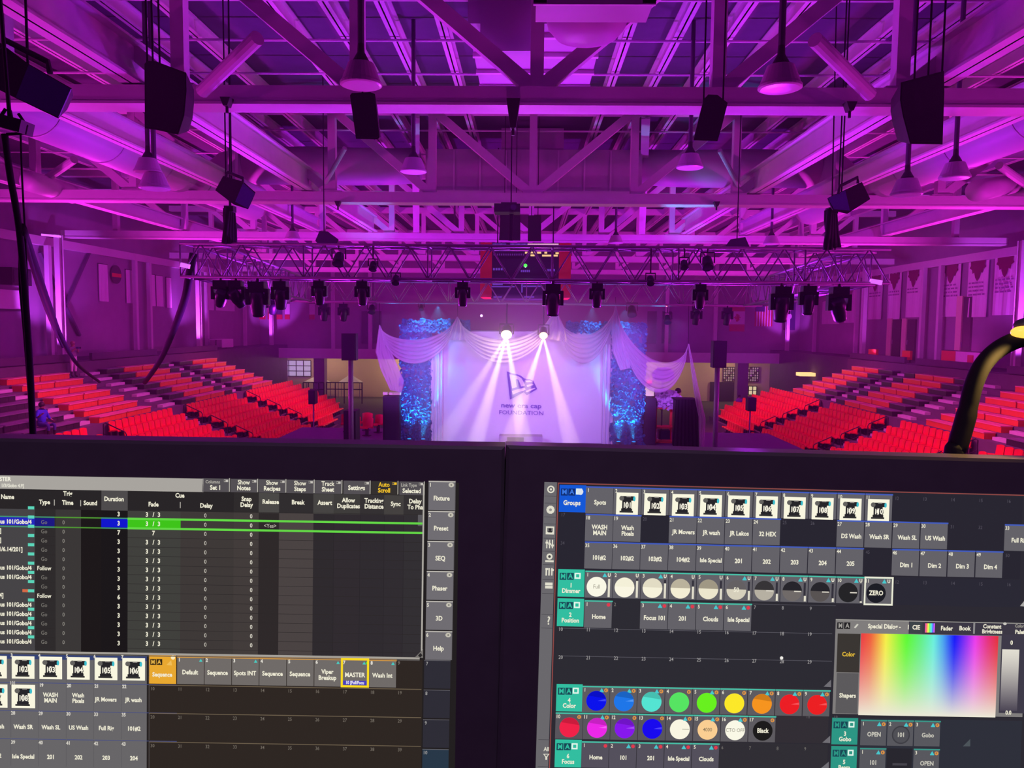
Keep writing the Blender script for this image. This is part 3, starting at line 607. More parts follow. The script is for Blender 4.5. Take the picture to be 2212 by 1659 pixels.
for s in (-1, 1):
    for k in range(7):
        for b, (c, y0, y1) in enumerate(BENCH):
            L = round(y1-y0, 2)
            if (c, L) not in cache:
                m = MB(); bench_mesh(m, -L/2, L/2); o = m.build('bench_seat', M_ORANGE if c == 'orange' else M_DARKB); cache[c, L] = o; m = MB(); m.span(-.30, .2, -L/2+.01, L/2-.01, .23, .27); m.build('top_board', M_TOPO if c == 'orange' else M_TOPD, o)  # thin slab carries the painted overhead light along the bench top
            else: o = copy_tree(cache[c, L])
            o.location = (s*row_L(k), (y0+y1)/2+off(s), CZ-row_H(k)-.27)
            if s < 0: o.rotation_euler.z = PI
            tag(o, '%s bleacher bench, %s stand, %s row down, %s' % (c, side(s), ORD[k], BN[b]), 'bench', 'bleacher benches')
# red chairs: 300 nearest as things, the rest as one mass
def chair_mesh(m):
    r = .045; n = 6
    for i in range(n):                                       # curved back shell
        t0, t1 = -1+2*i/n, -1+2*(i+1)/n; f = lambda t: .17-.06*t*t
        g = lambda t: .70+.04*(1-t*t)
        vs = []
        for t in (t0, t1):
            y = t*.235; x = f(t); vs += [(x-.05, y, .30), (x, y, g(t)), (x+.035, y, g(t)-.01), (x-.015, y, .30)]
        m.add(vs, [(0, 4, 5, 1), (1, 5, 6, 2), (2, 6, 7, 3), (0, 3, 7, 4), (0, 1, 2, 3), (4, 7, 6, 5)])
    vs = []
    for x, z in ((-.26, .36), (-.22, .40), (.0, .375), (.14, .36)): vs += [(x, -.22, z), (x, .22, z), (x, .22, z-.05), (x, -.22, z-.05)]
    m.add(vs, [(4*i+j, 4*i+(j+1) % 4, 4*i+4+(j+1) % 4, 4*i+4+j) for i in range(3) for j in range(4)]+[(0, 1, 2, 3), (15, 14, 13, 12)])
    m.mi = 1; m.box((.02, 0, .17), (.07, .12, .34)); m.box((0, 0, .015), (.2, .3, .03)); m.mi = 0
spots = []
for s in (-1, 1):
    for k in range(7, 16):
        o = off(s); y = 26.0+o
        while y < yend(k)+o:
            yy = y-o; y += .53
            if any(a-.15 < yy < b+.15 for a, b in AIS): continue
            x = s*row_L(k); z = CZ-row_H(k)-.72; d = (z+.7-CZ); px = 1140+F*x/yy; py = VPY+F*(-d)/(yy+o)+.0105*(px-1140)
            if px < -25 or px > 2240 or py > (948+.02*px+14): continue
            if s > 0 and yy < 30 and row_H(k) > 99: continue
            spots.append((yy+o, s, k, x, yy+o, z))
spots.sort(key=lambda a: a[0]+abs(a[3])*.15)
m = MB(); chair_mesh(m); c0 = m.build('stadium_chair', [M_RED, M_BLACK], smooth=False); rest = MB()
def block(yy, s):
    yy -= off(s); return 0 if yy < 29.6 else 1 if yy < 37 else 2 if yy < 45.5 else 3
for i, (d, s, k, x, y, z) in enumerate(spots):
    if i < 300:
        o = c0 if i == 0 else c0.copy()
        if i: COL.objects.link(o)
        o.location = (x, y, z); o.rotation_euler.z = 0 if s > 0 else PI
        bl = ['block nearest the camera', 'second block from the camera', 'third block from the camera', 'block farthest from the camera'][block(y, s)]
        tag(o, 'red plastic chair, %s stand, %s chair row down, %s' % (side(s), ORD[k-7], bl), 'chair', 'red chairs, %s stand, chair row %d, block %d' % (side(s), k-6, block(y, s)+1))
    else:
        n = MB(); chair_mesh(n); rest.mi = 0; q = -1 if s < 0 else 1; st_ = len(rest.v)
        rest.v += [V((x+q*p.x, y+q*p.y, z+p.z)) for p in n.v]; rest.f += [[j+st_ for j in f] for f in n.f]; rest.m += n.m; rest.c += n.c
o = rest.build('chair_rows', [M_RED, M_BLACK]); tag(o, 'distant mass of red plastic chairs toward the stage in both stands', 'chairs', kind='stuff')
print('chairs', len(spots))
# aisle handrails: dark bent loops
for s in (-1, 1):
    for a, (y0, y1) in enumerate(AIS):
        for n, k in enumerate((8, 10, 12)):
            if k > 13 and a == 2: continue
            ym = y0+off(s)+.75
            z = CZ-row_H(k)-.72; xa = s*(row_L(k)+.55); xb = s*(row_L(k)-.35); za = z+1.0; m = MB()
            m.tube([(xa, ym, z+.2), (xa, ym, za), (xa-s*.08, ym, za+.06), (xb, ym, za-.32), (xb-s*.05, ym, za-.42), (xb, ym, z-.1)], .024, 8)
            m.tube([(xa, ym, za-.4), (xb, ym, za-.75)], .016, 6)
            tag(m.build('handrail', M_BLACK), 'dark bent handrail in the %s stand, %s aisle from the mixing desks, %s rail down' % (side(s), ORD[a], ORD[n]), 'handrail', 'aisle handrails')
# ================================================================== STAGE
ST = P(1137, 956, 29).z
m = MB(); m.span(-9.6, 10.2, 21.5, 32.5, ST-.3, ST); m.span(-9.4, 10.0, 21.8, 32.3, 0, ST-.3); struct(m.build('stage', mat('stage deck', (.22, .18, .26), .5, noise=.15, scale=4)), 'raised stage deck in front of the white backdrop', 'stage')
M_DRAPE = mat('white backdrop cloth', (.80, .76, .84), .85, noise=.03, scale=2)
def sheet(m, px0, px1, py0, py1, Y, pleat, amp, n):
    a = [P(px0+(px1-px0)*i/n, py0, Y+amp*math.sin(i/n*pleat*2*PI)) for i in range(n+1)]
    b = [P(px0+(px1-px0)*i/n, py1, Y+amp*math.sin(i/n*pleat*2*PI)) for i in range(n+1)]
    b = [V((p.x, q.y, ST+.01)) for p, q in zip(a, b)]
    m.add(a+b, [(i, i+1, n+2+i, n+1+i) for i in range(n)])
    m.add([p+V((0, .03, 0)) for p in a+b], [(n+1+i, n+2+i, i+1, i) for i in range(n)])
t = thing('backdrop', 'wide white stage backdrop with a purple flag logo and two lines of lettering', 'backdrop', (P(1137, 900, 29).x, 29, ST))
m = MB(); sheet(m, 952, 1323, 716, 955, 29, 5, .018, 90); m.build('cloth', M_DRAPE, t, True)
m = MB(); sheet(m, 926, 957, 744, 955, 28.85, 4, .06, 40); m.build('side_curtain', M_DRAPE, t, True)
m = MB(); sheet(m, 1304, 1336, 744, 957, 28.85, 4, .06, 40); m.build('side_curtain', M_DRAPE, t, True)
m = MB(); m.tube([P(872, 714, 29.1), P(1388, 720, 29.1)], .05, 8); m.build('top_pipe', M_ALU, t)
lg = MB(); L = lambda x, y, dy=0: P(1040+x/9.217, 780+y/9.217, 28.94-dy)
def poly(m, pts, dy=0): m.add([L(x, y, dy) for x, y in pts], [tuple(range(len(pts)))[::-1]])
poly(lg, [(505, 205), (590, 235), (720, 265), (800, 300), (850, 345), (960, 360), (1030, 390), (1110, 555), (905, 680), (840, 620), (570, 765)])
lg.build('logo_flag', mat('logo purple', srgb(104, 62, 176), .7, noise=.03), t)
lg = MB()
poly(lg, [(555, 262), (640, 282), (730, 298), (800, 345), (842, 420), (868, 488), (790, 505), (758, 420), (735, 372), (700, 355), (684, 362), (684, 400), (705, 520), (610, 545)], .012)
poly(lg, [(605, 595), (720, 560), (855, 530), (882, 562), (835, 592), (740, 618), (622, 668)], .012)
poly(lg, [(870, 388), (960, 385), (1012, 412), (898, 424)], .012); poly(lg, [(900, 478), (1000, 455), (1042, 462), (1020, 480), (910, 518)], .012); poly(lg, [(880, 596), (960, 560), (1060, 530), (1074, 545), (920, 618), (895, 618)], .012)
lg.build('logo_letters', M_DRAPE, t)
lt = MB(); pxm = 28.9/F; ux, vy = V((1, 0, -.0105)), V((.0105, 0, 1))
text(lt, 'new era cap', P(1126, 876.5, 28.94), ux, vy, 14.5*pxm, None, xs=1.24, bold=.004)
text(lt, 'FOUNDATION', P(1126, 892, 28.94), ux, vy, 12.5*pxm, None, xs=1.18, bold=.0)
flush_text(); lt.build('lettering', MATS['logo purple'], t)
m = MB(); a, b = P(1079, 938, 28.2), P(1171, 955, 28.2); m.span(a.x, b.x, 27.7, 28.3, ST, a.z); M_STEP = mat('violet grey step paint', (.42, .33, .46), .6, noise=.08); st = thing('stage_steps', 'low pale block with steps standing at the foot of the backdrop', 'steps', ((a.x+b.x)/2, 28, ST)); m.build('block', M_STEP, st)
m = MB(); m.span(a.x+.5, b.x-.5, 27.3, 27.7, ST, ST+(a.z-ST)*.5); m.build('step', M_STEP, st)
m = MB(); m.span(a.x+.3, a.x+.9, 27.66, 27.7, ST, a.z-.03); m.build('panel', M_DECK, st)
# ---------------------------------------------------------------- sheer swags
M_SHEER = sheer('sheer white cloth', (.82, .78, .86), .38)
YS = 27.9
def swag(A, B, s0, s1, label, folds=6, nu=28, nv=24):
    A, B = P(*A, YS), P(*B, YS); k = YS/F; m = MB(); vs = []
    for i in range(nu+1):
        u = i/nu; g = (4*u*(1-u))**.62
        for j in range(nv+1):
            v = j/nv; p = A.lerp(B, u); p = p-V((0, 0, g*k*(s0+(s1-s0)*v))); p.y += .13*g*math.sin(v*folds*2*PI+u*2)-.1*v*g; p.z += .03*g*math.sin(v*folds*2*PI)
            vs.append(p)
    m.add(vs, [(i*(nv+1)+j, (i+1)*(nv+1)+j, (i+1)*(nv+1)+j+1, i*(nv+1)+j+1) for i in range(nu) for j in range(nv)])
    o = m.build('swag', M_SHEER, None, True); tag(o, label, 'drape', 'sheer white swags')
swag((819, 702), (988, 684), 40, 92, 'sheer white swag left of the backdrop between two peaks')
swag((988, 684), (1200, 669), 55, 108, 'sheer white swag across the top of the backdrop behind the spotlights')
swag((1200, 669), (1330, 660), 58, 120, 'sheer white swag over the right part of the backdrop')
swag((1330, 660), (1487, 743), 72, 142, 'sheer white swag drooping far to the right of the blue flower column', 7)
def tail(Lp, Rp, label, n=6):
    m = MB(); vs = []; nu = 14; K = 24
    def at(poly, u):
        u *= len(poly)-1; i = min(int(u), len(poly)-2); f = u-i; return poly[i][0]*(1-f)+poly[i+1][0]*f, poly[i][1]*(1-f)+poly[i+1][1]*f
    for i in range(K+1):
        l, r = at(Lp, i/K), at(Rp, i/K)
        for j in range(nu+1):
            v = j/nu; vs.append(P(l[0]*(1-v)+r[0]*v, l[1]*(1-v)+r[1]*v, YS-.05+.1*math.sin(v*n*2*PI+i*.25)*min(1, i/4)))
    m.add(vs, [(i*(nu+1)+j, i*(nu+1)+j+1, (i+1)*(nu+1)+j+1, (i+1)*(nu+1)+j) for i in range(K) for j in range(nu)])
    tag(m.build('drape_tail', M_SHEER, None, True), label, 'drape', 'hanging drape tails')
tail([(819, 702), (811, 760), (823, 800), (843, 843)], [(821, 702), (850, 770), (873, 822), (868, 848)], 'sheer drape tail hanging from the leftmost peak beside the left flower column')
tail([(1486, 743), (1499, 850), (1509, 900), (1510, 966)], [(1489, 743), (1513, 855), (1524, 905), (1521, 970)], 'long narrow sheer drape tail falling from the rightmost peak to the stage', 3)
tail([(987, 684), (975, 705), (968, 735)], [(989, 684), (1000, 705), (1008, 735)], 'small tent of sheer cloth at the second peak from the left', 3)
tail([(1199, 668), (1178, 700), (1165, 728)], [(1201, 668), (1218, 705), (1226, 740)], 'small tent of sheer cloth at the peak right of the orange spotlight', 4)
tail([(1329, 660), (1320, 700), (1323, 760), (1340, 800)], [(1331, 660), (1342, 705), (1352, 750), (1362, 795)], 'sheer cloth falling from the tall peak over the right flower column', 4)
for i, (px, py) in enumerate([(819, 702), (988, 684), (1200, 669), (1330, 660), (1487, 743)]):
    p = P(px, py, YS); m = MB(); m.tube([p, V((p.x, 28.0, max(p.z+.3, zb)))], .008, 5); tag(m.build('cord', M_CABLE), 'thin cord holding the drape peak, %s from the left' % ORD[i], 'cord', 'cords holding the drape')
# ---------------------------------------------------------------- flower columns and garland
M_PET = mat('pale flower petals', (.05, .17, .36), .7, noise=.35, scale=4); M_PCORE = mat('column frame cloth', (.16, .14, .26), .8)
def petals(m, p, r, rnd):
    for k in range(5):
        a = rnd.uniform(0, 2*PI); b = rnd.uniform(-.2, 1.2); d = V((math.cos(a)*math.cos(b), -abs(math.sin(b))-.25, math.sin(a)*math.cos(b)))*r; e = V((-math.sin(a), 0, math.cos(a)))*r*.5
        m.add([p, p+d*.6+e, p+d*1.1, p+d*.6-e], [(0, 1, 2, 3)])
def flower_wall(name, label, x0, x1, y0, y1, Y, n, seed):
    rnd = random.Random(seed); a, b = P(x0, y0, Y), P(x1, y1, Y); zb_ = ST if name == 'flower_column' else b.z
    t = thing(name, label, 'flower display', ((a.x+b.x)/2, Y, zb_)); m = MB(); m.span(a.x+.05, b.x-.05, Y, Y+.5, zb_, a.z-.05); m.build('core', M_PCORE, t)
    m = MB()
    for k in range(n):
        u, v = rnd.random(), rnd.random(); petals(m, V((a.x+(b.x-a.x)*u, Y-.03, zb_+(a.z-zb_)*v)), rnd.uniform(.07, .13), rnd)
        if k % 4 == 0: petals(m, V((a.x if k % 8 else b.x, Y+.4*u, zb_+(a.z-zb_)*v)), .1, rnd)
    o = m.build('blossoms', M_PET, t); o['kind'] = 'stuff'; return t
flower_wall('flower_column', 'tall blue lit column of flowers left of the backdrop', 866, 927, 700, 955, 28.6, 620, 1)
flower_wall('flower_column', 'tall blue lit column of flowers right of the backdrop', 1327, 1388, 700, 955, 28.6, 620, 2)
flower_wall('flower_garland', 'blue garland along the top of the stage, left stretch', 872, 1010, 692, 716, 28.5, 260, 3)
flower_wall('flower_garland', 'blue garland along the top of the stage, right stretch', 1228, 1388, 698, 720, 28.5, 300, 4)
CY_ = (.0, .42, 1.0)
for px, lb in [(884, 'outer uplight at the foot of the left flower column'), (914, 'inner uplight at the foot of the left flower column'), (1336, 'inner uplight at the foot of the right flower column'), (1369, 'outer uplight at the foot of the right flower column')]:
    p = P(px, 950, 28.2); t = thing('uplight', lb, 'light', (p.x, 28.2, ST), 'uplights at the flower columns'); m = MB(); m.lathe((p.x, 28.2, ST), [(.1, 0), (.1, .12), (.08, .2)], 14); m.build('can', M_BLACK, t, True)
    m = MB(); m.lathe((p.x, 28.2, ST+.2), [(.07, 0), (.07, .01)], 14); m.build('lens', mat('blue lens', (.02, .1, .3), .3, emit=(0, .3, 1), strength=2), t)
    lamp('SPOT', 'flower_uplight', (p.x, 28.12, ST+.24), CY_, 900, .05, (p.x, 28.75, ST+2.4), 46, .6)
for px, py in [(905, 660), (945, 660), (1350, 668), (1280, 664)]:
    p = P(px, py, 27.9); lamp('SPOT', 'garland_light', p, CY_, 300 if px < 1000 else 150, .05, p+V((0, .6, -.9)), 70, .8)
# ---------------------------------------------------------------- the two lit spotlights and their haze
M_SPOT = mat('hot lamp yellow', (1, .9, .5), .3, emit=(1, .82, .30), strength=14); M_SPOT2 = mat('hot lamp orange', (1, .7, .3), .3, emit=(1, .52, .12), strength=14)
BEAMS = []
for px, py, ml, lb, r in [(1094, 722, M_SPOT, 'blazing yellow spotlight over the backdrop, left of two', .20), (1174, 724, M_SPOT2, 'glowing orange spotlight over the backdrop, right of two', .15)]:
    p = P(px, py, 27.3); ax = V((0, -.75, -.55)).normalized(); t = thing('spotlight', lb, 'stage light', p, None)
    m = MB(); m.lathe(p, [(r*.5, -.42), (r*.8, -.36), (r, -.05), (r, .02)], 18, ax); m.build('housing', M_HEAD, t, True)
    m = MB(); m.lathe(p, [(r*.3, .05), (r*.93, .03), (r*.93, .0)], 18, ax); m.build('lens', ml, t, True); lamp('POINT', 'spotlight_glow', p+ax*.16, (1, .80, .42) if px < 1100 else (1, .55, .2), 70 if px < 1100 else 40, .05)
    m = MB(); m.tube([p+V((-r-.04, .1, 0)), p+V((-r-.04, .12, .36)), p+V((r+.04, .12, .36)), p+V((r+.04, .1, 0))], .025, 6); m.tube([p+V((0, .12, .36)), V((p.x, 27.65, zb))], .03, 6); m.build('yoke', M_HEAD, t)
# haze hanging over the stage front, lit by the beams
hz_m = bpy.data.materials.new('stage haze'); hz_m.use_nodes = True; nt = hz_m.node_tree; nt.nodes.clear(); out = nt.nodes.new('ShaderNodeOutputMaterial'); vs_ = nt.nodes.new('ShaderNodeVolumeScatter')
vs_.inputs['Density'].default_value = .04; vs_.inputs['Anisotropy'].default_value = .1; vs_.inputs['Color'].default_value = (1, 1, 1, 1); nt.links.new(vs_.outputs[0], out.inputs['Volume'])
a, b = P(900, 700, 27), P(1380, 950, 27); m = MB(); m.span(a.x, b.x, 22.6, 28.4, ST+.02, a.z+.9); hz_o = tag(m.build('stage_haze', hz_m), 'thin smoke haze over the front of the stage', 'haze', kind='stuff')
for src, dst in [((1094, 726), (1030, 948)), ((1094, 726), (985, 905)), ((1094, 726), (1132, 948)), ((1174, 728), (1108, 930)), ((1174, 728), (1232, 950))]:
    p = P(*src, 27.1); q = P(*dst, 24.5); lamp('SPOT', 'beam', p, (1, .86, .5) if src[0] < 1100 else (1, .72, .42), 26000 if dst[0] != 985 else 12000, .03, q, 8.5, .35)
# ---------------------------------------------------------------- loudspeakers on stands, subs, tables beside the stage
def stand_speaker(label, x0, x1, y0, y1, pw, Y, zfoot):
    a, b = P(x0, y0, Y), P(x1, y1, Y); cx = (a.x+b.x)/2; t = thing('stand_speaker', label, 'loudspeaker', (cx, Y, zfoot), 'loudspeakers on stands'); h = a.z-b.z; w_ = b.x-a.x
    m = MB(); m.prism([(a.x, Y-.3, b.z), (b.x, Y-.3, b.z), (b.x-w_*.12, Y+.3, b.z), (a.x+w_*.12, Y+.3, b.z)], (0, 0, h)); m.build('cabinet', M_BLACK, t)
    m = MB(); m.span(a.x+.03, b.x-.03, Y-.33, Y-.3, b.z+.04, a.z-.04); m.build('grille', M_GRILLE, t)
    r = pw/2*Y/F; m = MB(); m.tube([(cx, Y, b.z), (cx, Y, zfoot)], r, 12); m.build('pole', M_ALU, t, True)
    m = MB(); m.box((cx, Y, zfoot+.03), (r*7, r*7, .06)); m.build('base_plate', M_BLACK, t)
stand_speaker('black loudspeaker on a thick violet pole left of the drape', 742, 773, 720, 778, 11, 26, ST)
stand_speaker('black loudspeaker on a thick violet pole right of the drape', 1537, 1564, 736, 794, 11, 26, ST)
stand_speaker('small dark loudspeaker on a thin stand among the left red chairs', 670, 684, 842, 872, 3, 34, .02)
stand_speaker('small dark loudspeaker on a thin stand among the right red chairs', 1613, 1629, 858, 887, 3, 34, .02)
def cab(name, label, cat, x0, x1, y0, Y, d, mt):
    a, b = P(x0, y0, Y), P(x1, y0, Y); t = thing(name, label, cat, ((a.x+b.x)/2, Y, ST)); m = MB(); m.span(a.x, b.x, Y, Y+d, ST, (a.z+b.z)/2); m.build('body', mt, t)
    m = MB(); m.span(a.x+.05, b.x-.05, Y-.03, Y, ST+.06, (a.z+b.z)/2-.06); m.build('front', M_GRILLE, t); return t
cab('subwoofer', 'tall black bass cabinet at the left wing of the stage', 'loudspeaker', 827, 863, 856, 28.2, .8, M_BLACK)
cab('subwoofer', 'tall black bass cabinet at the right wing of the stage', 'loudspeaker', 1392, 1418, 860, 28.6, .8, M_BLACK)
cab('subwoofer', 'low black cabinet in front of the left stand of red chairs', 'loudspeaker', 742, 768, 888, 27, .7, M_BLACK)
a, b = P(1459, 862, 28.3), P(1507, 862, 28.3); t = thing('draped_table', 'tall table under black cloth at the right wing of the stage', 'table', ((a.x+b.x)/2, 28.6, ST))
m = MB(); n = 30; top = []; bot = []
for i in range(n+1):
    u = i/n; x = a.x+(b.x-a.x)*u; top.append(V((x, 28.2, a.z))); bot.append(V((a.x-.1+(b.x-a.x+.2)*u, 28.1+.06*math.sin(u*44), ST)))
m.add(top+bot, [(i, i+1, n+2+i, n+1+i) for i in range(n)]); m.build('cloth', M_BLKCL, t, True)
m = MB(); m.span(a.x, b.x, 28.2, 29.1, a.z-.04, a.z); m.build('top', M_BLKCL, t); m = MB(); m.span(a.x+.05, b.x-.05, 28.3, 29, ST, a.z-.05); m.build('frame', M_BLACK, t)
# orange cart with shelves and flower mounds
a, b = P(1417, 880, 29.3), P(1456, 880, 29.3); t = thing('shelf_cart', 'orange open shelf cart under a mound of flowers right of the stage', 'cart', ((a.x+b.x)/2, 29.6, ST))
for x in (a.x, b.x):
    for y in (29.3, 29.9): m = MB(); m.span(x-.04, x+.04, y-.04, y+.04, ST, a.z); m.build('post', M_SO, t)
for z in (ST+.06, ST+(a.z-ST)*.45, a.z): m = MB(); m.span(a.x-.04, b.x+.04, 29.26, 29.94, z-.05, z); m.build('shelf', M_SO, t)
p = P(1436, 921, 29.4); m = MB(); m.box((p.x, 29.6, ST+(a.z-ST)*.22), (.42, .4, .34)); tag(m.build('small_box', M_BLACK), 'small black box on the lower shelf of the orange cart', 'box')
def mound(label, px, py, rx, ry, Y, seed):
    rnd = random.Random(seed); c = P(px, py, Y); k = Y/F; t = thing('flower_mound', label, 'flowers', c-V((0, 0, ry*k))); m = MB(); m.ball(c, 1, 14, 9, (rx*k*.9, rx*k*.6, ry*k*.9)); m.build('core', M_PCORE, t, True); m = MB()
    for i in range(170):
        th = rnd.uniform(0, 2*PI); ph = math.acos(rnd.uniform(-.9, 1)); petals(m, c+V((rx*k*math.sin(ph)*math.cos(th), rx*k*.65*math.sin(ph)*math.sin(th), ry*k*math.cos(ph))), .13, rnd)
    o = m.build('blossoms', mat('white petals', (.7, .6, .75), .7, noise=.2), t); o['kind'] = 'stuff'
mound('large white mound of flowers on the orange shelf cart', 1436, 863, 31, 18, 29.5, 5)
m = MB(); c = P(1432, 818, 29.8); m.tube([V((c.x, 29.85, c.z)), V((c.x, 29.85, ST))], .03, 6); tag(m.build('flower_stand', M_BLACK), 'thin dark stand holding the small flower mound behind the sheer swag', 'stand')
mound('small white mound of flowers behind the right sheer swag', 1432, 809, 18, 10, 29.85, 6)
p = P(1401, 846, 28.9); m = MB(); m.box(p, (.36, .3, .3)); t = thing('work_lamp', 'pale glowing box lamp on top of the right bass cabinet', 'lamp', p); m.build('body', mat('pale lamp', (.7, .7, .5), .4, emit=srgb(190, 175, 140), strength=.8), t); m = MB(); m.box(p-V((0, 0, .19)), (.2, .2, .1)); m.build('foot', M_BLACK, t)
p = P(848, 850, 28.5)
for i, x in enumerate((833, 846, 858)): q_ = P(x, 851, 28.5); m = MB(); m.box((q_.x, 28.5, q_.z+.02), (.16 if i < 2 else .3, .2, .1)); tag(m.build('paper_stack', mat('glowing pale paper', (.75, .7, .55), .7, emit=srgb(150, 130, 90), strength=.25)), 'pale lit item on the left bass cabinet, %s from the left' % ORD[i], 'item', 'pale items on the bass cabinet')  # faint emission stands in for light falling on these items
# ================================================================== BANNERS, FLAGS, WALL THINGS
M_BAN = mat('banner cloth', (.85, .78, .86), .8, noise=.05, scale=3); M_EMB = mat('banner emblem', (.20, .02, .08), .8, noise=.1); M_INK = mat('banner print', (.34, .20, .38), .8)
def banner(label, X, x0, x1, yt0, yt1, yb0, yb1, emb=True, grp='white banners on the side walls', lines=3, mt=None):
    n = -1 if X > 0 else 1
    A, B, C_, D = PX(x0, yt0, X), PX(x1, yt1, X), PX(x1, yb1, X), PX(x0, yb0, X)
    zt = (A.z+B.z)/2; z0 = (C_.z+D.z)/2; ya, yb = (A.y+D.y)/2, (B.y+C_.y)/2
    t = thing('banner', label, 'banner', (X, (ya+yb)/2, z0), grp)
    g = lambda u, v, d=0: V((X+n*d, ya+(yb-ya)*u, z0+(zt-z0)*v))
    m = MB(); k = 8; vs = []
    for i in range(k+1):
        for v in (0, 1): p = g(i/k, v, .03*math.sin(i*1.7)*(1-v)); vs.append(p)
    m.add(vs, [(2*i, 2*i+1, 2*i+3, 2*i+2) for i in range(k)]); m.add([p+V((-n*.02, 0, 0)) for p in vs], [(2*i+2, 2*i+3, 2*i+1, 2*i) for i in range(k)]); m.build('cloth', mt or M_BAN, t)
    m = MB(); m.tube([g(-.03, 1.0, -.02), g(1.03, 1.0, -.02)], .03, 6); m.build('rod', M_FRAME, t)
    if emb:
        m = MB(); pts = [(.14, .95), (.24, .97), (.36, .94), (.5, .955), (.64, .94), (.76, .97), (.88, .95), (.84, .87), (.9, .83), (.78, .80), (.74, .73), (.66, .75), (.6, .66), (.5, .60), (.4, .66), (.34, .75), (.26, .73), (.22, .80), (.1, .83), (.16, .87)]
        m.add([g(u, v, .05) for u, v in pts], [tuple(range(len(pts)))]); m.build('emblem', M_EMB, t)
    if lines:
        m = MB(); rnd = random.Random(int(x0))
        for j in range(lines):
            v = .56-.065*j; u = .1
            while u < .85:
                w_ = rnd.uniform(.06, .2); m.add([g(u, v, .05), g(min(.9, u+w_), v, .05), g(min(.9, u+w_), v+.028, .05), g(u, v+.028, .05)], [(0, 1, 2, 3)]); u += w_+.05
        m.build('printed_lines', M_INK, t)
XR = 25.1
for i, a in enumerate([(1876, 1906, 594, 588, 690, 690), (1918, 1946, 588, 583, 690, 690), (1958, 1989, 582, 575, 686, 685), (2033, 2074, 568, 563, 684, 684), (2090, 2134, 558, 554, 685, 685), (2147, 2196, 548, 544, 680, 681)]):
    x0, x1, t0, t1, b0, b1 = a
    banner('white banner with dark red head emblem on the right wall, %s from the far end' % ORD[i], XR, x0, x1, t0, t1, b0, b1, True, None, 4 if i > 2 else 2)
for i, a in enumerate([(1776, 1814, 650, 648, 700, 700), (1825, 1852, 602, 600, 697, 697)]):
    x0, x1, t0, t1, b0, b1 = a; banner(['plain white banner low on the right wall behind the moving heads', 'narrow white banner with a red emblem left of the far right columns'][i], XR, x0, x1, t0, t1, b0, b1, i == 1, None, 0)
for i, a in enumerate([(214, 233, 569, 572, 651, 651), (273, 287, 582, 584, 655, 655), (319, 335, 592, 593, 661, 661), (338, 352, 595, 596, 662, 662), (360, 370, 599, 600, 665, 665)]):
    x0, x1, t0, t1, b0, b1 = a; banner('narrow pale banner on the left wall, %s from the near end' % ORD[i], -XR, x0, x1, t0, t1, b0, b1, False, None, 0)
for i, a in enumerate([(444, 461, 600, 602, 670, 670), (466, 506, 615, 620, 671, 672)]):
    x0, x1, t0, t1, b0, b1 = a; banner(['pale panel banner on the far left wall, left of two', 'pale panel banner behind the left moving heads, right of two'][i], -XR, x0, x1, t0, t1, b0, b1, False, None, 0)
p = PX(250, 593, -XR); t = thing('wall_emblem', 'round dark emblem with an orange band high on the left wall', 'sign', p); a = PX(261, 593, -XR); r = abs(p.y-a.y); h = abs(PX(250, 573, -XR).z-p.z)
m = MB(); m.add([V((-XR+.04, p.y+r*math.cos(q), p.z+h*math.sin(q))) for q in [2*PI*i/28 for i in range(28)]], [tuple(range(28))]); m.add([V((-XR, p.y+r*math.cos(q), p.z+h*math.sin(q))) for q in [2*PI*i/28 for i in range(28)]], [tuple(range(28))[::-1]]); m.build('disc', M_FRAME, t)
m = MB(); m.add([V((-XR+.06, p.y+r*u, p.z+h*v)) for u, v in ((-.9, -.28), (.9, -.28), (.9, .12), (-.9, .12))], [(0, 1, 2, 3)]); m.build('band', M_SO, t)
a, b = PX(12, 577, -24.6), PX(56, 618, -24.6); m = MB(); m.span(-24.9, -24.3, a.y, b.y, b.z, a.z); t = thing('wall_speaker', 'dark square loudspeaker box high on the left wall at the picture edge', 'loudspeaker', (-24.6, (a.y+b.y)/2, b.z)); m.build('cabinet', M_BLACK, t)
m = MB(); m.span(-24.3, -24.27, a.y+.1, b.y-.1, b.z+.1, a.z-.1); m.build('grille', M_GRILLE, t); m = MB(); m.span(-25.2, -24.9, (a.y+b.y)/2-.1, (a.y+b.y)/2+.1, b.z+.3, a.z-.3); m.build('bracket', M_BLACK, t)
a, b = PX(-40, 622, -25.15), PX(42, 668, -25.15); m = MB(); m.span(-25.2, -25.1, a.y, b.y, b.z, a.z); t = thing('wall_board', 'pale board on the left wall under the dark loudspeaker', 'board', (-25.15, (a.y+b.y)/2, b.z)); m.build('panel', M_BAN, t); m = MB(); m.span(-25.2, -25.08, a.y, b.y, b.z-.1, b.z); m.build('ledge', M_FRAME, t)
# flags on the far wall
def flag(label, x0, x1, y0, y1, paint):
    a, b = P(x0, y0, YF-.05), P(x1, y1, YF-.05); t = thing('flag', label, 'flag', ((a.x+b.x)/2, YF-.05, b.z), 'flags on the far wall'); g = lambda u, v, d=0: V((a.x+(b.x-a.x)*u, YF-.05-d, a.z+(b.z-a.z)*v)); paint(t, g)
    m = MB(); m.tube([g(-.05, 0), g(1.05, 0)], .04, 6); m.build('rod', M_FRAME, t)
def rect(g, u0, u1, v0, v1, d=0): m = MB(); m.add([g(u0, v0, d), g(u0, v1, d), g(u1, v1, d), g(u1, v0, d), g(u0, v0, d-.03), g(u0, v1, d-.03), g(u1, v1, d-.03), g(u1, v0, d-.03)], [(0, 1, 2, 3), (7, 6, 5, 4), (0, 3, 7, 4), (1, 5, 6, 2)]); return m
M_FRED = mat('flag red', (.55, .01, .02), .8); M_FBLU = mat('flag blue', (.02, .02, .12), .8)
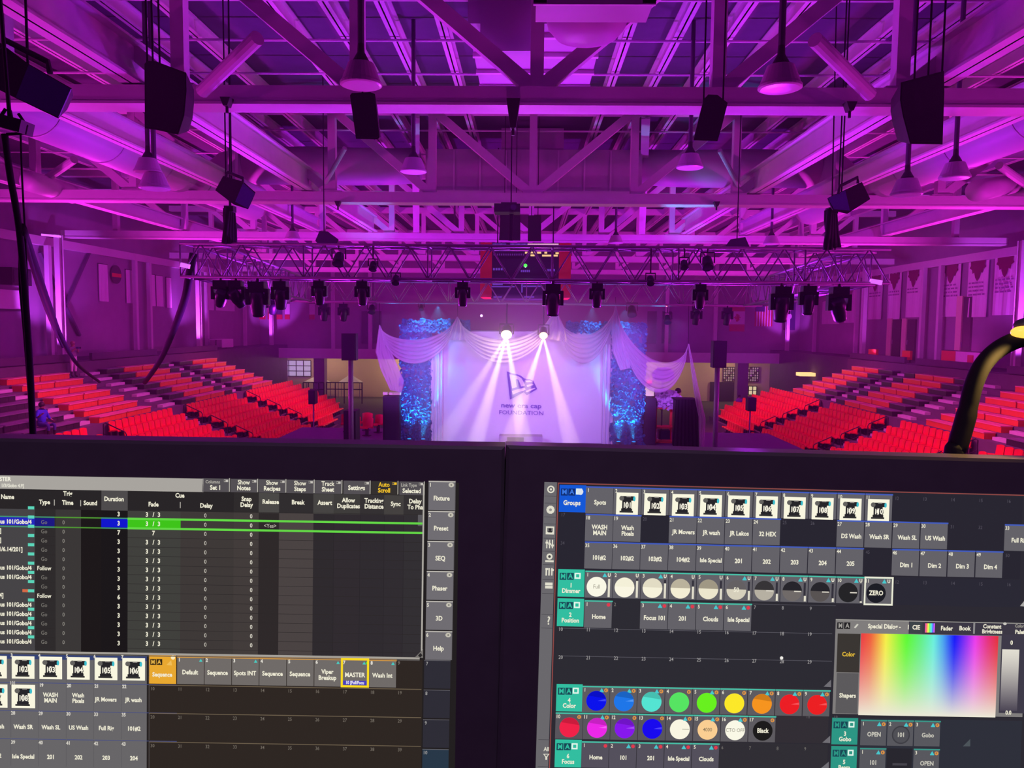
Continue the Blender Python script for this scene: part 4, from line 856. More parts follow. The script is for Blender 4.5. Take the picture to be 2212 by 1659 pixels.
def canada(t, g):
    rect(g, 0, 1, 0, .26).build('red_band', M_FRED, t); rect(g, 0, 1, .26, .74).build('white_field', M_BAN, t); rect(g, 0, 1, .74, 1).build('red_band', M_FRED, t)
    m = MB(); lf = [(0, -1), (.2, -.62), (.42, -.72), (.36, -.2), (.62, -.46), (.7, -.3), (.98, -.36), (.88, -.02), (1, .08), (.55, .46), (.6, .62), (.08, .55), (.06, 1), (-.06, 1), (-.08, .55), (-.6, .62), (-.55, .46), (-1, .08), (-.88, -.02), (-.98, -.36), (-.7, -.3), (-.62, -.46), (-.36, -.2), (-.42, -.72), (-.2, -.62)]
    m.add([g(.5+.24*y, .5+.15*x, .05) for x, y in lf], [tuple(range(len(lf)))]); m.build('leaf_mark', M_FRED, t)
flag('hanging red and white maple leaf flag on the far wall right of the drape', 1577, 1608, 657, 716, canada)
def stripes(t, g):
    for k in range(13): rect(g, k/13, (k+1)/13, 0, 1).build('stripe', M_FRED if k % 2 == 0 else M_BAN, t)
    rect(g, 0, 7/13, 0, .42, .05).build('canton', M_FBLU, t)
flag('hanging striped red and white flag with a blue canton on the far wall', 1632, 1668, 650, 705, stripes)
def blue(t, g):
    rect(g, 0, 1, 0, 1).build('field', M_FBLU, t); m = MB(); m.add([g(.5+.2*math.cos(q), .5+.1*math.sin(q), .04) for q in [2*PI*i/12 for i in range(12)]], [tuple(range(12))]); m.build('crest', M_BAN, t)
flag('hanging dark blue flag with a pale crest on the far wall', 1694, 1717, 654, 713, blue)
for i, (x0, x1, mt) in enumerate([(560, 574, M_BAN), (578, 592, M_FRED), (597, 610, M_FBLU), (615, 626, M_BAN), (668, 680, M_BAN)]):
    flag('dim narrow flag on the far wall behind the left moving heads, %s from the left' % ORD[i], x0, x1, 655, 690, lambda t, g, mt=mt: (rect(g, 0, 1, 0, 1).build('field', mt, t), rect(g, 0, 1, .7, 1, .04).build('band', M_FRED, t)))
# right deck: rail banners, equipment, pale door edges
for i, (x0, x1, y0, y1, mt, lb) in enumerate([(2036, 2065, 757, 793, mat('orange vinyl', (.7, .06, .03), .6), 'orange panel on the right deck rail under the banners'), (2066, 2117, 759, 796, M_BAN, 'pale panel with red print on the right deck rail')]):
    a, b = PX(x0, y0, 22.55), PX(x1, y1, 22.55); t = thing('rail_panel', lb, 'panel', (22.55, (a.y+b.y)/2, b.z)); m = MB(); m.span(22.5, 22.56, a.y, b.y, CZ-HD, a.z); m.build('sheet', mt, t)
    m = MB(); m.span(22.52, 22.6, a.y, b.y, a.z, a.z+.05); m.build('rail', M_FRAME, t)
    if i: m = MB(); yy = a.y+(b.y-a.y)*.65; m.span(22.47, 22.5, yy-.25, yy+.25, b.z+.25, a.z-.15); m.build('print', M_FRED, t)
for i, (px, py0, py1) in enumerate([(1921, 688, 756), (1953, 688, 757), (2072, 640, 757)]):
    a, b = PX(px-3, py0, 25.05), PX(px+3, py1, 25.05); m = MB(); m.span(25.0, 25.2, a.y, b.y, CZ-HD, a.z); tag(m.build('door_edge', mat('cream paint', (.8, .74, .5), .6, noise=.05)), 'pale cream upright beside a dark doorway on the right wall, %s from the far end' % ORD[i], 'post', None)
    a, b = PX(px+6, py0+2, 25.1), PX(px+22, py1, 25.1); m = MB(); m.span(25.08, 25.2, a.y, b.y, CZ-HD, a.z); o = struct(m.build('door_%d' % (i+2), M_FRAME)); m = MB(); m.tube([(25.04, a.y-.3, CZ-HD+1), (25.04, a.y-.3, CZ-HD+1.3)], .03); m.build('door_handle', M_ALU, o)
for i, (x0, x1, y0, y1) in enumerate([(1875, 1891, 754, 781), (1948, 1964, 757, 784)]):
    a, b = PX(x0, y0, 23.2), PX(x1, y1, 23.2); c = V((23.2, (a.y+b.y)/2, CZ-HD)); t = thing('deck_seat', 'red upholstered seat on the right deck, %s' % ('nearer the far corner' if i == 0 else 'beside the slim column'), 'seat', c, 'red seats on the right deck')
    w_ = abs(b.y-a.y); h = a.z-(CZ-HD); m = MB(); m.box(c+V((.1, 0, h*.62)), (.14, w_, h*.76)); m.build('backrest', M_ORANGE, t); m = MB(); m.box(c+V((-.25, 0, h*.34)), (.6, w_, .16)); m.build('seat', M_ORANGE, t)
    for dx in (-.45, .1):
        for dy in (-.4, .4): m = MB(); m.span(c.x+dx-.03, c.x+dx+.03, c.y+dy*w_-.03, c.y+dy*w_+.03, c.z, c.z+h*.3); m.build('leg', M_BLACK, t)
p = PX(478, 757, -23.6); t = thing('folding_table', 'white table on the left deck near the far corner', 'table', (-23.6, p.y, CZ-HD)); m = MB(); m.span(-24.1, -23.1, p.y-1.1, p.y+1.1, CZ-HD+.68, CZ-HD+.74); m.build('top', M_WHITE, t)
m = MB(); m.span(-23.12, -23.08, p.y-1.1, p.y+1.1, CZ-HD+.1, CZ-HD+.7); m.build('skirt', M_WHITE, t)
for dy in (-1, 1): m = MB(); m.span(-23.65, -23.55, p.y+dy-.03, p.y+dy+.03, CZ-HD, CZ-HD+.68); m.build('leg', M_BLACK, t)
# ================================================================== PEOPLE
def person(label, loc, rz, sc, pose, cols, hair=(.02, .012, .01), hold=None):
    """one skinned body; pose: joint name -> point (x right, y front is -y, z up) for a 1.72 m figure"""
    J = dict(pelvis=(0, 0, .95), waist=(0, -.01, 1.10), chest=(0, 0, 1.30), neck=(0, .01, 1.46), nape=(0, 0, 1.53), head=(0, -.02, 1.62), crown=(0, -.01, 1.70),
             shL=(.17, .01, 1.40), elL=(.22, .03, 1.14), wrL=(.22, -.06, .90), haL=(.22, -.09, .82), shR=(-.17, .01, 1.40), elR=(-.22, .03, 1.14), wrR=(-.22, -.06, .90), haR=(-.22, -.09, .82),
             hiL=(.09, 0, .90), knL=(.10, -.02, .50), anL=(.10, .02, .09), toL=(.11, -.14, .04), hiR=(-.09, 0, .90), knR=(-.10, -.02, .50), anR=(-.10, .02, .09), toR=(-.11, -.14, .04))
    J.update(pose); N = list(J); E = [('pelvis', 'waist'), ('waist', 'chest'), ('chest', 'neck'), ('neck', 'nape'), ('nape', 'head'), ('head', 'crown')]
    for s in 'LR': E += [('chest', 'sh'+s), ('sh'+s, 'el'+s), ('el'+s, 'wr'+s), ('wr'+s, 'ha'+s), ('pelvis', 'hi'+s), ('hi'+s, 'kn'+s), ('kn'+s, 'an'+s), ('an'+s, 'to'+s)]
    RAD = dict(pelvis=(.16, .11), waist=(.14, .10), chest=(.17, .12), neck=(.07, .07), nape=(.055, .055), head=(.085, .10), crown=(.06, .07), sh=(.075, .075), el=(.05, .05), wr=(.035, .03), ha=(.045, .025), hi=(.10, .10), kn=(.065, .065), an=(.045, .045), to=(.05, .035))
    me = bpy.data.meshes.new('tmp'); me.from_pydata([J[n] for n in N], [(N.index(a), N.index(b)) for a, b in E], []); o = bpy.data.objects.new('tmp', me); COL.objects.link(o)
    md = o.modifiers.new('s', 'SKIN'); o.modifiers.new('u', 'SUBSURF').levels = 2
    for i, n in enumerate(N):
        r = RAD.get(n) or RAD[n[:2]]; d = me.skin_vertices[0].data[i]; d.radius = r; d.use_root = (n == 'pelvis')
    ev = o.evaluated_get(bpy.context.evaluated_depsgraph_get()); em = bpy.data.meshes.new_from_object(ev); bpy.data.objects.remove(o)
    lo = [V(J[n]) for n in N]
    for k, c in enumerate(('skin', 'shirt', 'trousers', 'shoes')): em.materials.append(mat('person %s %s' % (c, label[:18]), cols[k], .7, noise=.08, scale=20))
    grp = {'shirt': ['waist', 'chest', 'neck', 'shL', 'shR', 'elL', 'elR'], 'trousers': ['pelvis', 'hiL', 'hiR', 'knL', 'knR'], 'shoes': ['anL', 'anR', 'toL', 'toR']}
    for f in em.polygons:
        n = N[min(range(len(N)), key=lambda i: (lo[i]-f.center).length)]; f.material_index = 1 if n in grp['shirt'] else 2 if n in grp['trousers'] else 3 if n in grp['shoes'] else 0; f.use_smooth = True
    b = bpy.data.objects.new('person', em); COL.objects.link(b); b.location = loc; b.rotation_euler.z = rz; b.scale = (sc, sc, sc); tag(b, label, 'person')
    h = V(J['head']); m = MB(); m.ball(h+V((0, .025, .035)), .105, 14, 9, (1, 1.08, 1.05)); m.build('hair', mat('hair '+label[:22], hair, .6), b, True, loc=(0, 0, 0))
    m = MB()
    for s in (-1, 1): m.ball(h+V((s*.035, -.092, .01)), .013, 8, 5)
    m.build('eyes', M_BLACK, b, True, loc=(0, 0, 0)); m = MB(); m.ball(h+V((0, -.108, -.02)), .016, 8, 6, (1, 1.2, 1.4)); m.ball(h+V((0, -.098, -.06)), .022, 8, 5, (1.2, .5, .35)); m.build('nose_and_mouth', MATS['person skin %s' % label[:18]], b, True, loc=(0, 0, 0))
    m = MB()
    for s, w_ in (('L', 1), ('R', -1)):
        a = V(J['ha'+s]); d = (a-V(J['wr'+s])).normalized(); sd = d.cross(V((0, 1, 0))).normalized()
        for k in range(4): q = a+sd*(.022*(k-1.5)); m.tube([q, q+d*(.05, .062, .06, .045)[k], q+d*(.075, .095, .09, .068)[k]+V((0, -.02, 0))], [.009, .008, .006], 6)
        m.tube([a-d*.02+sd*.035*w_, a+d*.02+sd*.06*w_, a+d*.05+sd*.055*w_], [.01, .009, .007], 6)
    m.build('fingers', MATS['person skin %s' % label[:18]], b, True, loc=(0, 0, 0)); return b
SKIN = (.55, .32, .24)
p = V((-21.95, 36.7, 0))
person('person in pale trousers standing at the top of the left stand holding a camera', (-21.95, p.y, CZ-2.69), 1.2, 1.0, dict(elR=(-.24, -.08, 1.18), wrR=(-.14, -.28, 1.36), haR=(-.1, -.32, 1.42), elL=(.22, -.1, 1.18), wrL=(.04, -.28, 1.34), haL=(.0, -.32, 1.40)), (SKIN, (.30, .24, .34), (.92, .86, .90), (.05, .04, .05)), (.5, .3, .3))
c = Matrix.Rotation(1.2, 3, 'Z') @ V((-.05, -.40, 1.44)); m = MB(); q_ = V((-21.95, p.y, CZ-2.69))+c; t = thing('camera', 'small bluish camera held up by the person on the left stand', 'camera', q_); m.box(q_, (.15, .1, .1)); m.build('body', mat('camera body', (.08, .08, .3), .4), t); m = MB(); m.lathe(q_, [(.04, .04), (.045, .13), (.035, .14)], 12, V((.9, .4, 0))); m.build('lens', M_HLENS, t)
SIT = dict(hiL=(.10, 0, .92), hiR=(-.10, 0, .92), knL=(.14, -.42, .92), knR=(-.14, -.42, .92), anL=(.14, -.40, .5), anR=(-.14, -.40, .5), toL=(.15, -.54, .44), toR=(-.15, -.54, .44), elL=(.26, -.05, 1.14), wrL=(.16, -.32, 1.05), haL=(.12, -.40, 1.06), elR=(-.34, -.12, 1.2), wrR=(-.42, -.34, 1.30), haR=(-.42, -.42, 1.36))
k = 6; yy = F*(row_L(k)-.35)/(1140-93)
person('person in a blue shirt sitting low in the left stand beside the thick cable', (-(row_L(k)-.02), yy, CZ-row_H(k)-.80), 1.35, 1.0, SIT, ((.4, .22, .2), (.03, .05, .7), (.05, .05, .3), (.02, .02, .02)))
p = P(1465, 846, 30.2)
person('person in pale clothes standing behind the flower cart right of the stage', (p.x, 30.2, ST), .5, (p.z+.1-ST)/1.72, {}, (SKIN, (.72, .62, .78), (.2, .15, .25), (.03, .03, .03)))
p = P(1597, 862, 60)
person('person in a violet shirt on the far floor beyond the right red chairs', (p.x, 60, max(0.02, p.z-1.5)), 0, 1.05, {}, (SKIN, (.5, .2, .8), (.1, .08, .15), (.03, .03, .03)))
m = MB(); m.span(p.x-2, p.x+2.4, 58.8, 61.2, 0, max(0.02, p.z-1.5)); struct(m.build('riser', M_CONC), 'low floor riser at the far end', 'riser')
# thin haze filling the hall
hz2 = bpy.data.materials.new('hall haze'); hz2.use_nodes = True; nt = hz2.node_tree; nt.nodes.clear(); out = nt.nodes.new('ShaderNodeOutputMaterial'); v2 = nt.nodes.new('ShaderNodeVolumeScatter')
v2.inputs['Density'].default_value = .0022; v2.inputs['Anisotropy'].default_value = .0; nt.links.new(v2.outputs[0], out.inputs['Volume'])
m = MB(); m.span(-24, 24, 4.5, 70, .05, ROOF-.45); tag(m.build('hall_haze', hz2), 'thin smoke haze filling the whole hall', 'haze', kind='stuff')

# small things round the stage and in the hall
for i, (dx, y, rz) in enumerate([(-6.35, 30.2, 1.2), (-6.95, 30.6, 1.4), (-6.1, 31.2, 1.0), (-7.4, 31.3, 1.7), (-6.7, 31.8, 1.3)]):
    o = c0.copy(); COL.objects.link(o); o.location = (dx, y, ST); o.rotation_euler.z = rz; tag(o, 'loose red chair on the left wing of the stage, %s from the camera' % ORD[i], 'chair', 'loose red chairs on the left wing')
for i, (x0, x1, y0, y1) in enumerate([(657, 711, 811, 826), (733, 781, 808, 826)]):
    a, b = P(x0, y0, 75.6), P(x1, y1, 75.6); t = thing('canopy', 'pale peaked canopy in the lit hall, %s of two' % ('left', 'right')[i], 'canopy', ((a.x+b.x)/2, 75.6, 0), 'pale canopies in the lit hall'); cx = (a.x+b.x)/2
    m = MB(); q = [(a.x, 74.9, b.z), (b.x, 74.9, b.z), (b.x, 76.3, b.z), (a.x, 76.3, b.z), (cx, 75.6, a.z)]; m.add(q, [(0, 1, 4), (1, 2, 4), (2, 3, 4), (3, 0, 4), (3, 2, 1, 0)]); m.build('roof_cloth', M_WHITE, t)
    for x in (a.x+.05, b.x-.05):
        for y in (74.95, 76.25): m = MB(); m.span(x-.03, x+.03, y-.03, y+.03, 0, b.z); m.build('leg', M_ALU, t)
for px, py, lb in [(1598, 826, 'small glowing red sign above the door in the right hall'), (1403, 825, 'small glowing red sign behind the right flower column')]:
    p = P(px, py, 77.25); m = MB(); m.box(p, (.46, .3, .28)); tag(m.build('exit_sign', mat('red sign', (.8, .05, .04), .4, emit=(1, .06, .04), strength=1.3)), lb, 'sign', 'red signs in the hall')
for i, (x0, x1) in enumerate([(655, 700), (705, 782)]):
    a, b = P(x0, 826, 70.5), P(x1, 856, 70.5); m = MB()
    for k in range(5): x = a.x+(b.x-a.x)*k/4; m.tube([(x, 70.5, 0), (x, 70.5, a.z)], .05, 6)
    for z in (a.z, (a.z+b.z)/2): m.tube([(a.x, 70.5, z), (b.x, 70.5, z)], .05, 6)
    tag(m.build('railing', M_BLACK), 'dark railing in front of the left lit hall, %s of two' % ('left', 'right')[i], 'railing', 'dark railings before the hall')
# ================================================================== MIXING POSITION: TWO TOUCH SCREENS
M_CASE = mat('black monitor casing', (.11, .10, .11), .4, noise=.15, scale=40, spec=.6); M_UI = display('touch screen', .22)
class Screen:
    def __init__(s, name, label, ref, d, u, v):
        s.d = d; s.k = d/F; u = V(u).normalized(); v = V(v); v = (v-v.dot(u)*u).normalized(); s.u, s.v = u, v
        s.p0 = V(((ref[0]-CX)/F*d, (ref[1]-CY)/F*d, d)); s.n = u.cross(v); s.t = thing(name, label, 'monitor', s.w((0, 0)))
    def w(s, q, lay=0): c = s.p0+(s.u*q[0]+s.v*q[1])*s.k-s.n*(lay*.00012); return CAM+R @ V((c.x, -c.y, -c.z))
    def at(s, px, py): r = V(((px-CX)/F, (py-CY)/F, 1)); c = r*(s.p0.dot(s.n)/r.dot(s.n))-s.p0; return c.dot(s.u)/s.k, c.dot(s.v)/s.k
    def part(s): s.m = MB(); return s
    def done(s, name): flush_text(); return s.m.build(name, M_UI, s.t)
    def q(s, x, y, w, h, c, lay=1, px=True, c4=None):
        x, y = s.at(x, y) if px else (x, y); s.m.col = c4 or srgb(*c)
        s.m.add([s.w((x, y), lay), s.w((x, y+h), lay), s.w((x+w, y+h), lay), s.w((x+w, y), lay)], [(0, 1, 2, 3)])
    def frame(s, x, y, w, h, t, c, lay=2):
        x, y = s.at(x, y)
        for a in ((x, y, w, t), (x, y+h-t, w, t), (x, y, t, h), (x+w-t, y, t, h)): s.q(*a, c, lay, False)
    def disc(s, x, y, r, c, lay=2, a0=0, a1=2*PI, px=True, n=32, ry=None):
        x, y = s.at(x, y) if px else (x, y); s.m.col = srgb(*c); ry = ry or r
        s.m.add([s.w((x+r*math.cos(a0+(a1-a0)*i/n), y+ry*math.sin(a0+(a1-a0)*i/n)), lay) for i in range(n+1)][::-1], [tuple(range(n+1))])
    def tri(s, pts, c, lay=2): s.m.col = srgb(*c); s.m.add([s.w(s.at(*p), lay) for p in pts], [tuple(range(len(pts)))])
    def t_(s, x, y, body, size=14, c=(240, 236, 214), al='CENTER', xs=.86, bold=.42, lay=4, px=True):
        x, y = s.at(x, y) if px else (x, y); e = R @ V((s.u.x, -s.u.y, -s.u.z)); f = R @ V((-s.v.x, s.v.y, s.v.z))
        text(s.m, body, s.w((x, y), lay), e*s.k, f*s.k, size, srgb(*c), al, xs, bold)
    def icon(s, x, y, w, num, px=True):
        x, y = s.at(x, y) if px else (x, y); Q = lambda a, b, c, d, col, l: s.q(x+a*w, y+b*w, c*w, d*w, col, l, False); W_ = (250, 247, 224); K = (38, 37, 40)
        Q(0, 0, 1, 1, W_, 2.8); Q(.22, .16, .58, .20, K, 3.2); s.disc(x+.24*w, y+.26*w, .11*w, (100, 98, 95), 3.4, px=False, n=16); s.disc(x+.82*w, y+.27*w, .055*w, (60, 190, 205), 3.5, px=False, n=14, ry=.115*w); Q(.46, .15, .2, .05, (150, 146, 140), 3.5)
        Q(.27, .30, .17, .46, K, 3.2); Q(.54, .30, .15, .46, K, 3.2); Q(.27, .34, .42, .08, K, 3.2); Q(.44, .42, .10, .30, (190, 186, 176), 3.0); Q(.23, .72, .50, .13, K, 3.2); Q(.16, .83, .62, .08, (50, 49, 50), 3.3); s.disc(x+.45*w, y+.56*w, .08*w, (250, 246, 228), 3.5, px=False, n=14)
        s.t_(x+.5*w, y+.58*w, num, w*.34, (248, 244, 226), px=False, lay=4.6, bold=.5, xs=.8)
        s.t_(x+.5*w+1, y+.58*w+1, num, w*.34, (30, 30, 32), px=False, lay=4.2, bold=.9, xs=.8)
    def casing(s, x0, x1, y0, y1, ch=7):
        m = MB(); b = 300          # local px outline, chamfered front, about 35 mm deep
        f = [(x0+ch, y0+ch), (x0+ch, y1-ch), (x1-ch, y1-ch), (x1-ch, y0+ch)]; o = [(x0, y0), (x0, y1), (x1, y1), (x1, y0)]
        vs = [s.w(p, -1) for p in f]+[s.w(p, -14) for p in o]+[s.w(p, -b) for p in o]
        m.add(vs, [(0, 1, 2, 3)]+[(4*j+i, 4*j+4+i, 4*j+4+(i+1) % 4, 4*j+(i+1) % 4) for j in (0, 1) for i in range(4)]+[(11, 10, 9, 8)]); m.build('casing', M_CASE, s.t)
        c0, c1 = s.w(((x0+x1)/2-260, y1), -150), s.w(((x0+x1)/2+260, y1), -150)
        m = MB(); mid = (c0+c1)/2; m.span(mid.x-.03, mid.x+.03, mid.y-.01, mid.y+.02, TABLE, mid.z+.06); m.span(mid.x-.12, mid.x+.12, mid.y-.08, mid.y+.1, TABLE, TABLE+.012); m.build('foot', M_CASE, s.t)
TABLE = CZ-.74
TXT = (240, 236, 214); DIM = (150, 146, 138); NUM = (120, 116, 112)
# ------------------------------------------------------------------ LEFT
A = Screen('monitor', 'left touch screen monitor showing a cue list with a green highlighted row', (490, 1340), .62, (1, .0165, 0), (-.022, 1, .030))
x0, y0 = A.at(0, 947); A.casing(-760, A.at(1087, 1200)[0], y0, 590)
A.part(); x, y = A.at(-40, 1026); A.q(x, y, 1026, 690, (34, 31, 31), 0, False)
A.done('screen_glass')
A.part(); A.q(-40, 1026, 477, 29, (168, 164, 158), 1); A.t_(12, 1035, 'STER', 13, (245, 242, 225)); A.t_(28, 1049, '1/3/Gobo 4.9]', 10, (225, 222, 208))
A.done('title_bar')
A.part()
for i, (x, wd, a, b) in enumerate([(437, 58, 'Columns', 'Set 1'), (498, 58, 'Show', 'Notes'), (559, 58, 'Show', 'Recipes'), (619, 59, 'Show', 'Steps'), (679, 59, 'Track', 'Sheet'), (742, 57, 'Settings', ''), (801, 58, 'Auto', 'Scroll'), (863, 53, 'Link Type', 'Selected')]):
    y = 1033+.0165*(x-437)
    A.q(x, y, wd, 29, (84, 80, 84) if i != 6 else (52, 48, 46), 1); A.q(x+wd, y, 1.6, 29, (190, 186, 176), 1.5)
    c = (250, 200, 40) if i == 6 else TXT; cx = x+wd/2
    if b:
        sm = a in ('Columns', 'Link Type')
        A.t_(cx-(6 if sm else 0), y+8, a, 10 if sm else 13.5, (190, 186, 176) if sm else c, bold=.1 if sm else .25); A.t_(cx, y+20.5, b, 13.5, c)
    else: A.t_(cx, y+16, a, 13.5, c)
    A.q(x+wd-11, y+3, 9, 5, (250, 200, 40) if i == 6 else (196, 192, 184), 2); A.disc(x+wd-9, y+5.5, 2, (90, 86, 84), 2.5, n=10)
A.done('toolbar_buttons')
A.part(); RP = 19.9
def row(k, x): return 1106.5+RP*k+.0165*(x-0)       # centre of list row k at photo x
H0 = 1057
def colm(x, w, c, hc=(40, 37, 38), y=1055.5, h=43): A.q(x, y+.0165*x, w, h, hc, 1); A.q(x, y+h+.0165*x, w, 309, c, 1)
colm(-40, 115, (70, 68, 70)); colm(75, 45, (46, 43, 43)); colm(120, 55, (58, 55, 54)); colm(175, 44, (28, 24, 24)); colm(219, 57, (26, 23, 24), (78, 75, 76)); colm(276, 114, (64, 64, 60)); colm(390, 115, (62, 57, 55)); colm(505, 54, (66, 60, 58), (46, 43, 43))
colm(559, 44, (46, 41, 41), (74, 72, 70)); colm(603, 74, (74, 67, 66), (48, 45, 46)); colm(677, 44, (46, 42, 45), (70, 68, 66)); colm(721, 57, (48, 43, 47), (62, 60, 58)); colm(778, 52, (47, 43, 47), (52, 49, 50)); colm(830, 42, (48, 44, 48), (68, 65, 63)); colm(872, 41, (50, 47, 50), (52, 49, 50))
for k in range(16):
    for xx, ww in ((75, 45), (276, 114), (390, 115), (505, 54), (603, 74), (677, 236), (559, 44)): A.q(xx, row(k, xx)-RP/2, ww, .9, (44, 40, 40), 1.6)
for xx in (721, 778, 830, 872): A.q(xx, 1100+.0165*xx, .9, 309, (40, 36, 40), 1.6)
hd = lambda x, y, *l: [A.t_(x, y+.0165*x-(6.3 if len(l) > 1 else 0)+12.6*i, s, 13.5) for i, s in enumerate(l)]
hd(17, 1073, 'Name'); hd(97, 1083, 'Type'); hd(147, 1064, 'Trig'); hd(147, 1083.5, 'Time'); hd(196, 1083.5, 'Sound'); hd(247, 1074, 'Duration'); hd(389, 1064, 'Cue'); hd(332, 1084, 'Fade'); hd(446, 1085, 'Delay'); hd(533, 1075.5, 'Snap', 'Delay')
hd(585, 1074.5, 'Release'); hd(644, 1074.5, 'Break'); hd(702, 1074.5, 'Assert'); hd(753, 1074.5, 'Allow', 'Duplicates'); hd(808, 1074.5, 'Tracking', 'Distance'); hd(855, 1074.5, 'Sync'); hd(897, 1074.5, 'Delay', 'To Pha')
for xx, yy in ((117, 1083), (174, 1083.5), (389, 1084)): A.q(xx, yy-6+.0165*xx, 1.4, 13, (200, 196, 186), 2)
names = {1: 'us 101/Gobo/4', 4: '1/6.14/201]', 6: 'us 101/Gobo/4', 7: 'us 101/Gobo/4', 10: 'us 101/Gobo/4', 11: 'us 101/Gobo/4', 12: 'us 101/Gobo/4', 13: 'us 101/Gobo/4', 14: 'us 101/Gobo/4', 2: ']', 3: ']', 9: '4]'}
for k in range(15):
    hi = k == 1
    if hi:
        A.q(-40, row(1, -40)-9.5, 115, 17, (36, 40, 190), 2); A.q(75, row(1, 75)-9, 43, 17, (28, 24, 130), 2); A.q(219, row(1, 219)-9.5, 57, 18, (16, 22, 205), 2); A.q(276, row(1, 276)-9.5, 114, 18.5, (62, 196, 24), 2)
        A.q(-40, row(1, -40)-12.5, 316, 2.6, (66, 150, 120), 2.6); A.q(-40, row(1, -40)+9, 316, 2.6, (66, 150, 120), 2.6); A.q(118, row(1, 118)-12.5, 101, 2.6, (80, 150, 50), 2.8); A.q(118, row(1, 118)+9, 101, 2.6, (80, 150, 50), 2.8)
        A.q(276, row(1, 276)-13, 634, 4.6, (100, 215, 70), 2.7); A.q(276, row(1, 276)+7.5, 637, 4.6, (100, 215, 70), 2.7)
    if k in names:
        nm = names[k]; xx = {2: 2, 3: 2, 9: 4, 4: 24}.get(k, 35)
        A.t_(xx, row(k, xx), nm, 13, xs=.86)
    A.q(61, row(k, 61)-14, 13.5, 6.5, (92, 214, 186), 3)
    if k == 9: A.q(49, row(k, 49)-14, 12, 6.5, (214, 106, 70), 3)
    if k: A.t_(96, row(k, 96), 'Follow' if k in (6, 9) else 'Go', 13 if k in (6, 9) else 12.5, TXT if k in (6, 9) else (122, 118, 112), bold=.25 if k in (6, 9) else .05)
    if k: A.t_(138, row(k, 138), '0', 12, (150, 146, 138), bold=.05)
    A.t_(257, row(k, 257), '7' if k == 2 else '6' if k == 9 else '3', 13.5)
    if k == 2: A.t_(332, row(k, 332), '7', 13.5)
    else: A.t_(318, row(k, 318), '3', 13.5); A.t_(332, row(k, 332), '/', 13.5); A.t_(344, row(k, 344), '3', 13.5)
    A.t_(444, row(k, 444), '0', 12.5, (205, 200, 188), bold=.1); A.t_(543, row(k, 543), '0', 13, (225, 220, 206), bold=.15)
A.t_(584, row(1, 584), '<Yes>', 12, (190, 186, 172), bold=.1)
A.q(903, 1112, 9, 24, (92, 90, 94), 2)
A.done('cue_sheet')
A.part(); A.q(-40, 1404, 948, 4.5, (165, 160, 152), 3); A.q(-40, 1409.5, 948, 2, (90, 86, 84), 3)
x, y = A.at(914, 1046); A.q(x, y, 3.4, 376, (176, 172, 164), 3, False); A.tri([(896, 1420), (914, 1402), (914, 1421)], (120, 116, 112), 3.3); A.tri([(903, 1416), (908, 1410), (913, 1415), (908, 1420)], (40, 38, 38), 3.6)
A.done('window_frame')
A.part()
for i, nm in enumerate(['Fixture', 'Preset', 'SEQ', 'Phaser', '3D', 'Help']):
    x, y = 926-1.35*i, 1038.5+64.8*i; A.q(x, y, 58, 63, (112, 109, 114), 1); A.q(x, y, 58, 2.4, (190, 186, 178), 2); A.q(x+57, y, 1, 63, (90, 86, 90), 2)
    A.t_(x+28, y+38, nm, 14); A.t_(x+4, y+9, str(i+1), 11, (220, 216, 200)); A.disc(x+49, y+9, 6, (196, 192, 178), 2.5, ry=5); A.disc(x+49, y+9, 1.8, (110, 106, 100), 2.8, n=10)
for i in range(4):
    x, y = 916.5-1.3*i, 1425.5+64*i; A.q(x, y, 57, 62, (46, 45, 54) if i < 3 else (40, 56, 72), 1); A.q(x, y, 57, 1.2, (104, 102, 108), 2); A.t_(x+6, y+8, str(7+i), 11, (170, 168, 166), bold=.05)
A.done('view_buttons')
A.part(); x, y = A.at(-40, 1412); A.q(x, y, 358, 290, (104, 102, 104), 1, False); A.q(x, y, 358, 10, (52, 66, 116), 1.5, False)
for r in range(4):
    for k in range(-1, 6):
        xx = 25+59.7*k; yy = 1412+.0165*xx+60.8*r; A.q(xx-1.5, yy, .9, 60, (88, 86, 90), 2)
        if r: A.q(xx, yy, 59, 1.4, (70, 78, 130), 2)
txts = [['3', '4', '5', '6', '7'], None, None, None]; G1 = [('WASH', 'MAIN'), ('Wash', 'Pixels'), ('JR Movers',), ('JR wash',)]
for k in range(-1, 5):
    xx = 26+59.7*k; yy = 1416.5+.0165*xx; A.icon(xx, yy, 49, str(102+k))
    if k >= 0: A.t_(xx, yy-2, str(3+k), 10.5, (220, 216, 205))
for k in (-1, 0):
    xx = 25.5+59.7*k; A.icon(xx, 1478+.0165*xx, 51, str(108+k))
A.t_(28, 1475, '101', 10, (190, 186, 178))
for k, g in enumerate(G1):
    xx = 110+59.7*k; yy = 1505+.0165*xx; A.t_(xx-20, yy-27, str((19, 20, 21, 22)[k]), 10.5, (220, 216, 205))
    for i, s in enumerate(g): A.t_(xx, yy-(6 if len(g) > 1 else 0)+12*i+(2 if len(g) < 2 else 0), s, 13)
for k, s in enumerate(['Wash SR', 'Wash SL', 'US Wash', 'Full Rig', '101#2']):
    xx = 51+59.7*k; yy = 1569+.0165*xx; A.t_(xx, yy, s, 13); A.t_(xx-22, yy-30, str((28, 29, 30, 33, 35)[k]), 10.5, (210, 206, 196))
for k, s in enumerate(['Isle Special', '201', '202', '203', '204']):
    xx = 51+59.7*k; yy = 1633+.0165*xx; A.t_(xx, yy, s, 13); A.t_(xx-22, yy-31, str(39+k), 10.5, (210, 206, 196))
A.t_(5, 1569, 'sh', 13); A.t_(1, 1632, '2', 13)
A.done('group_pool')
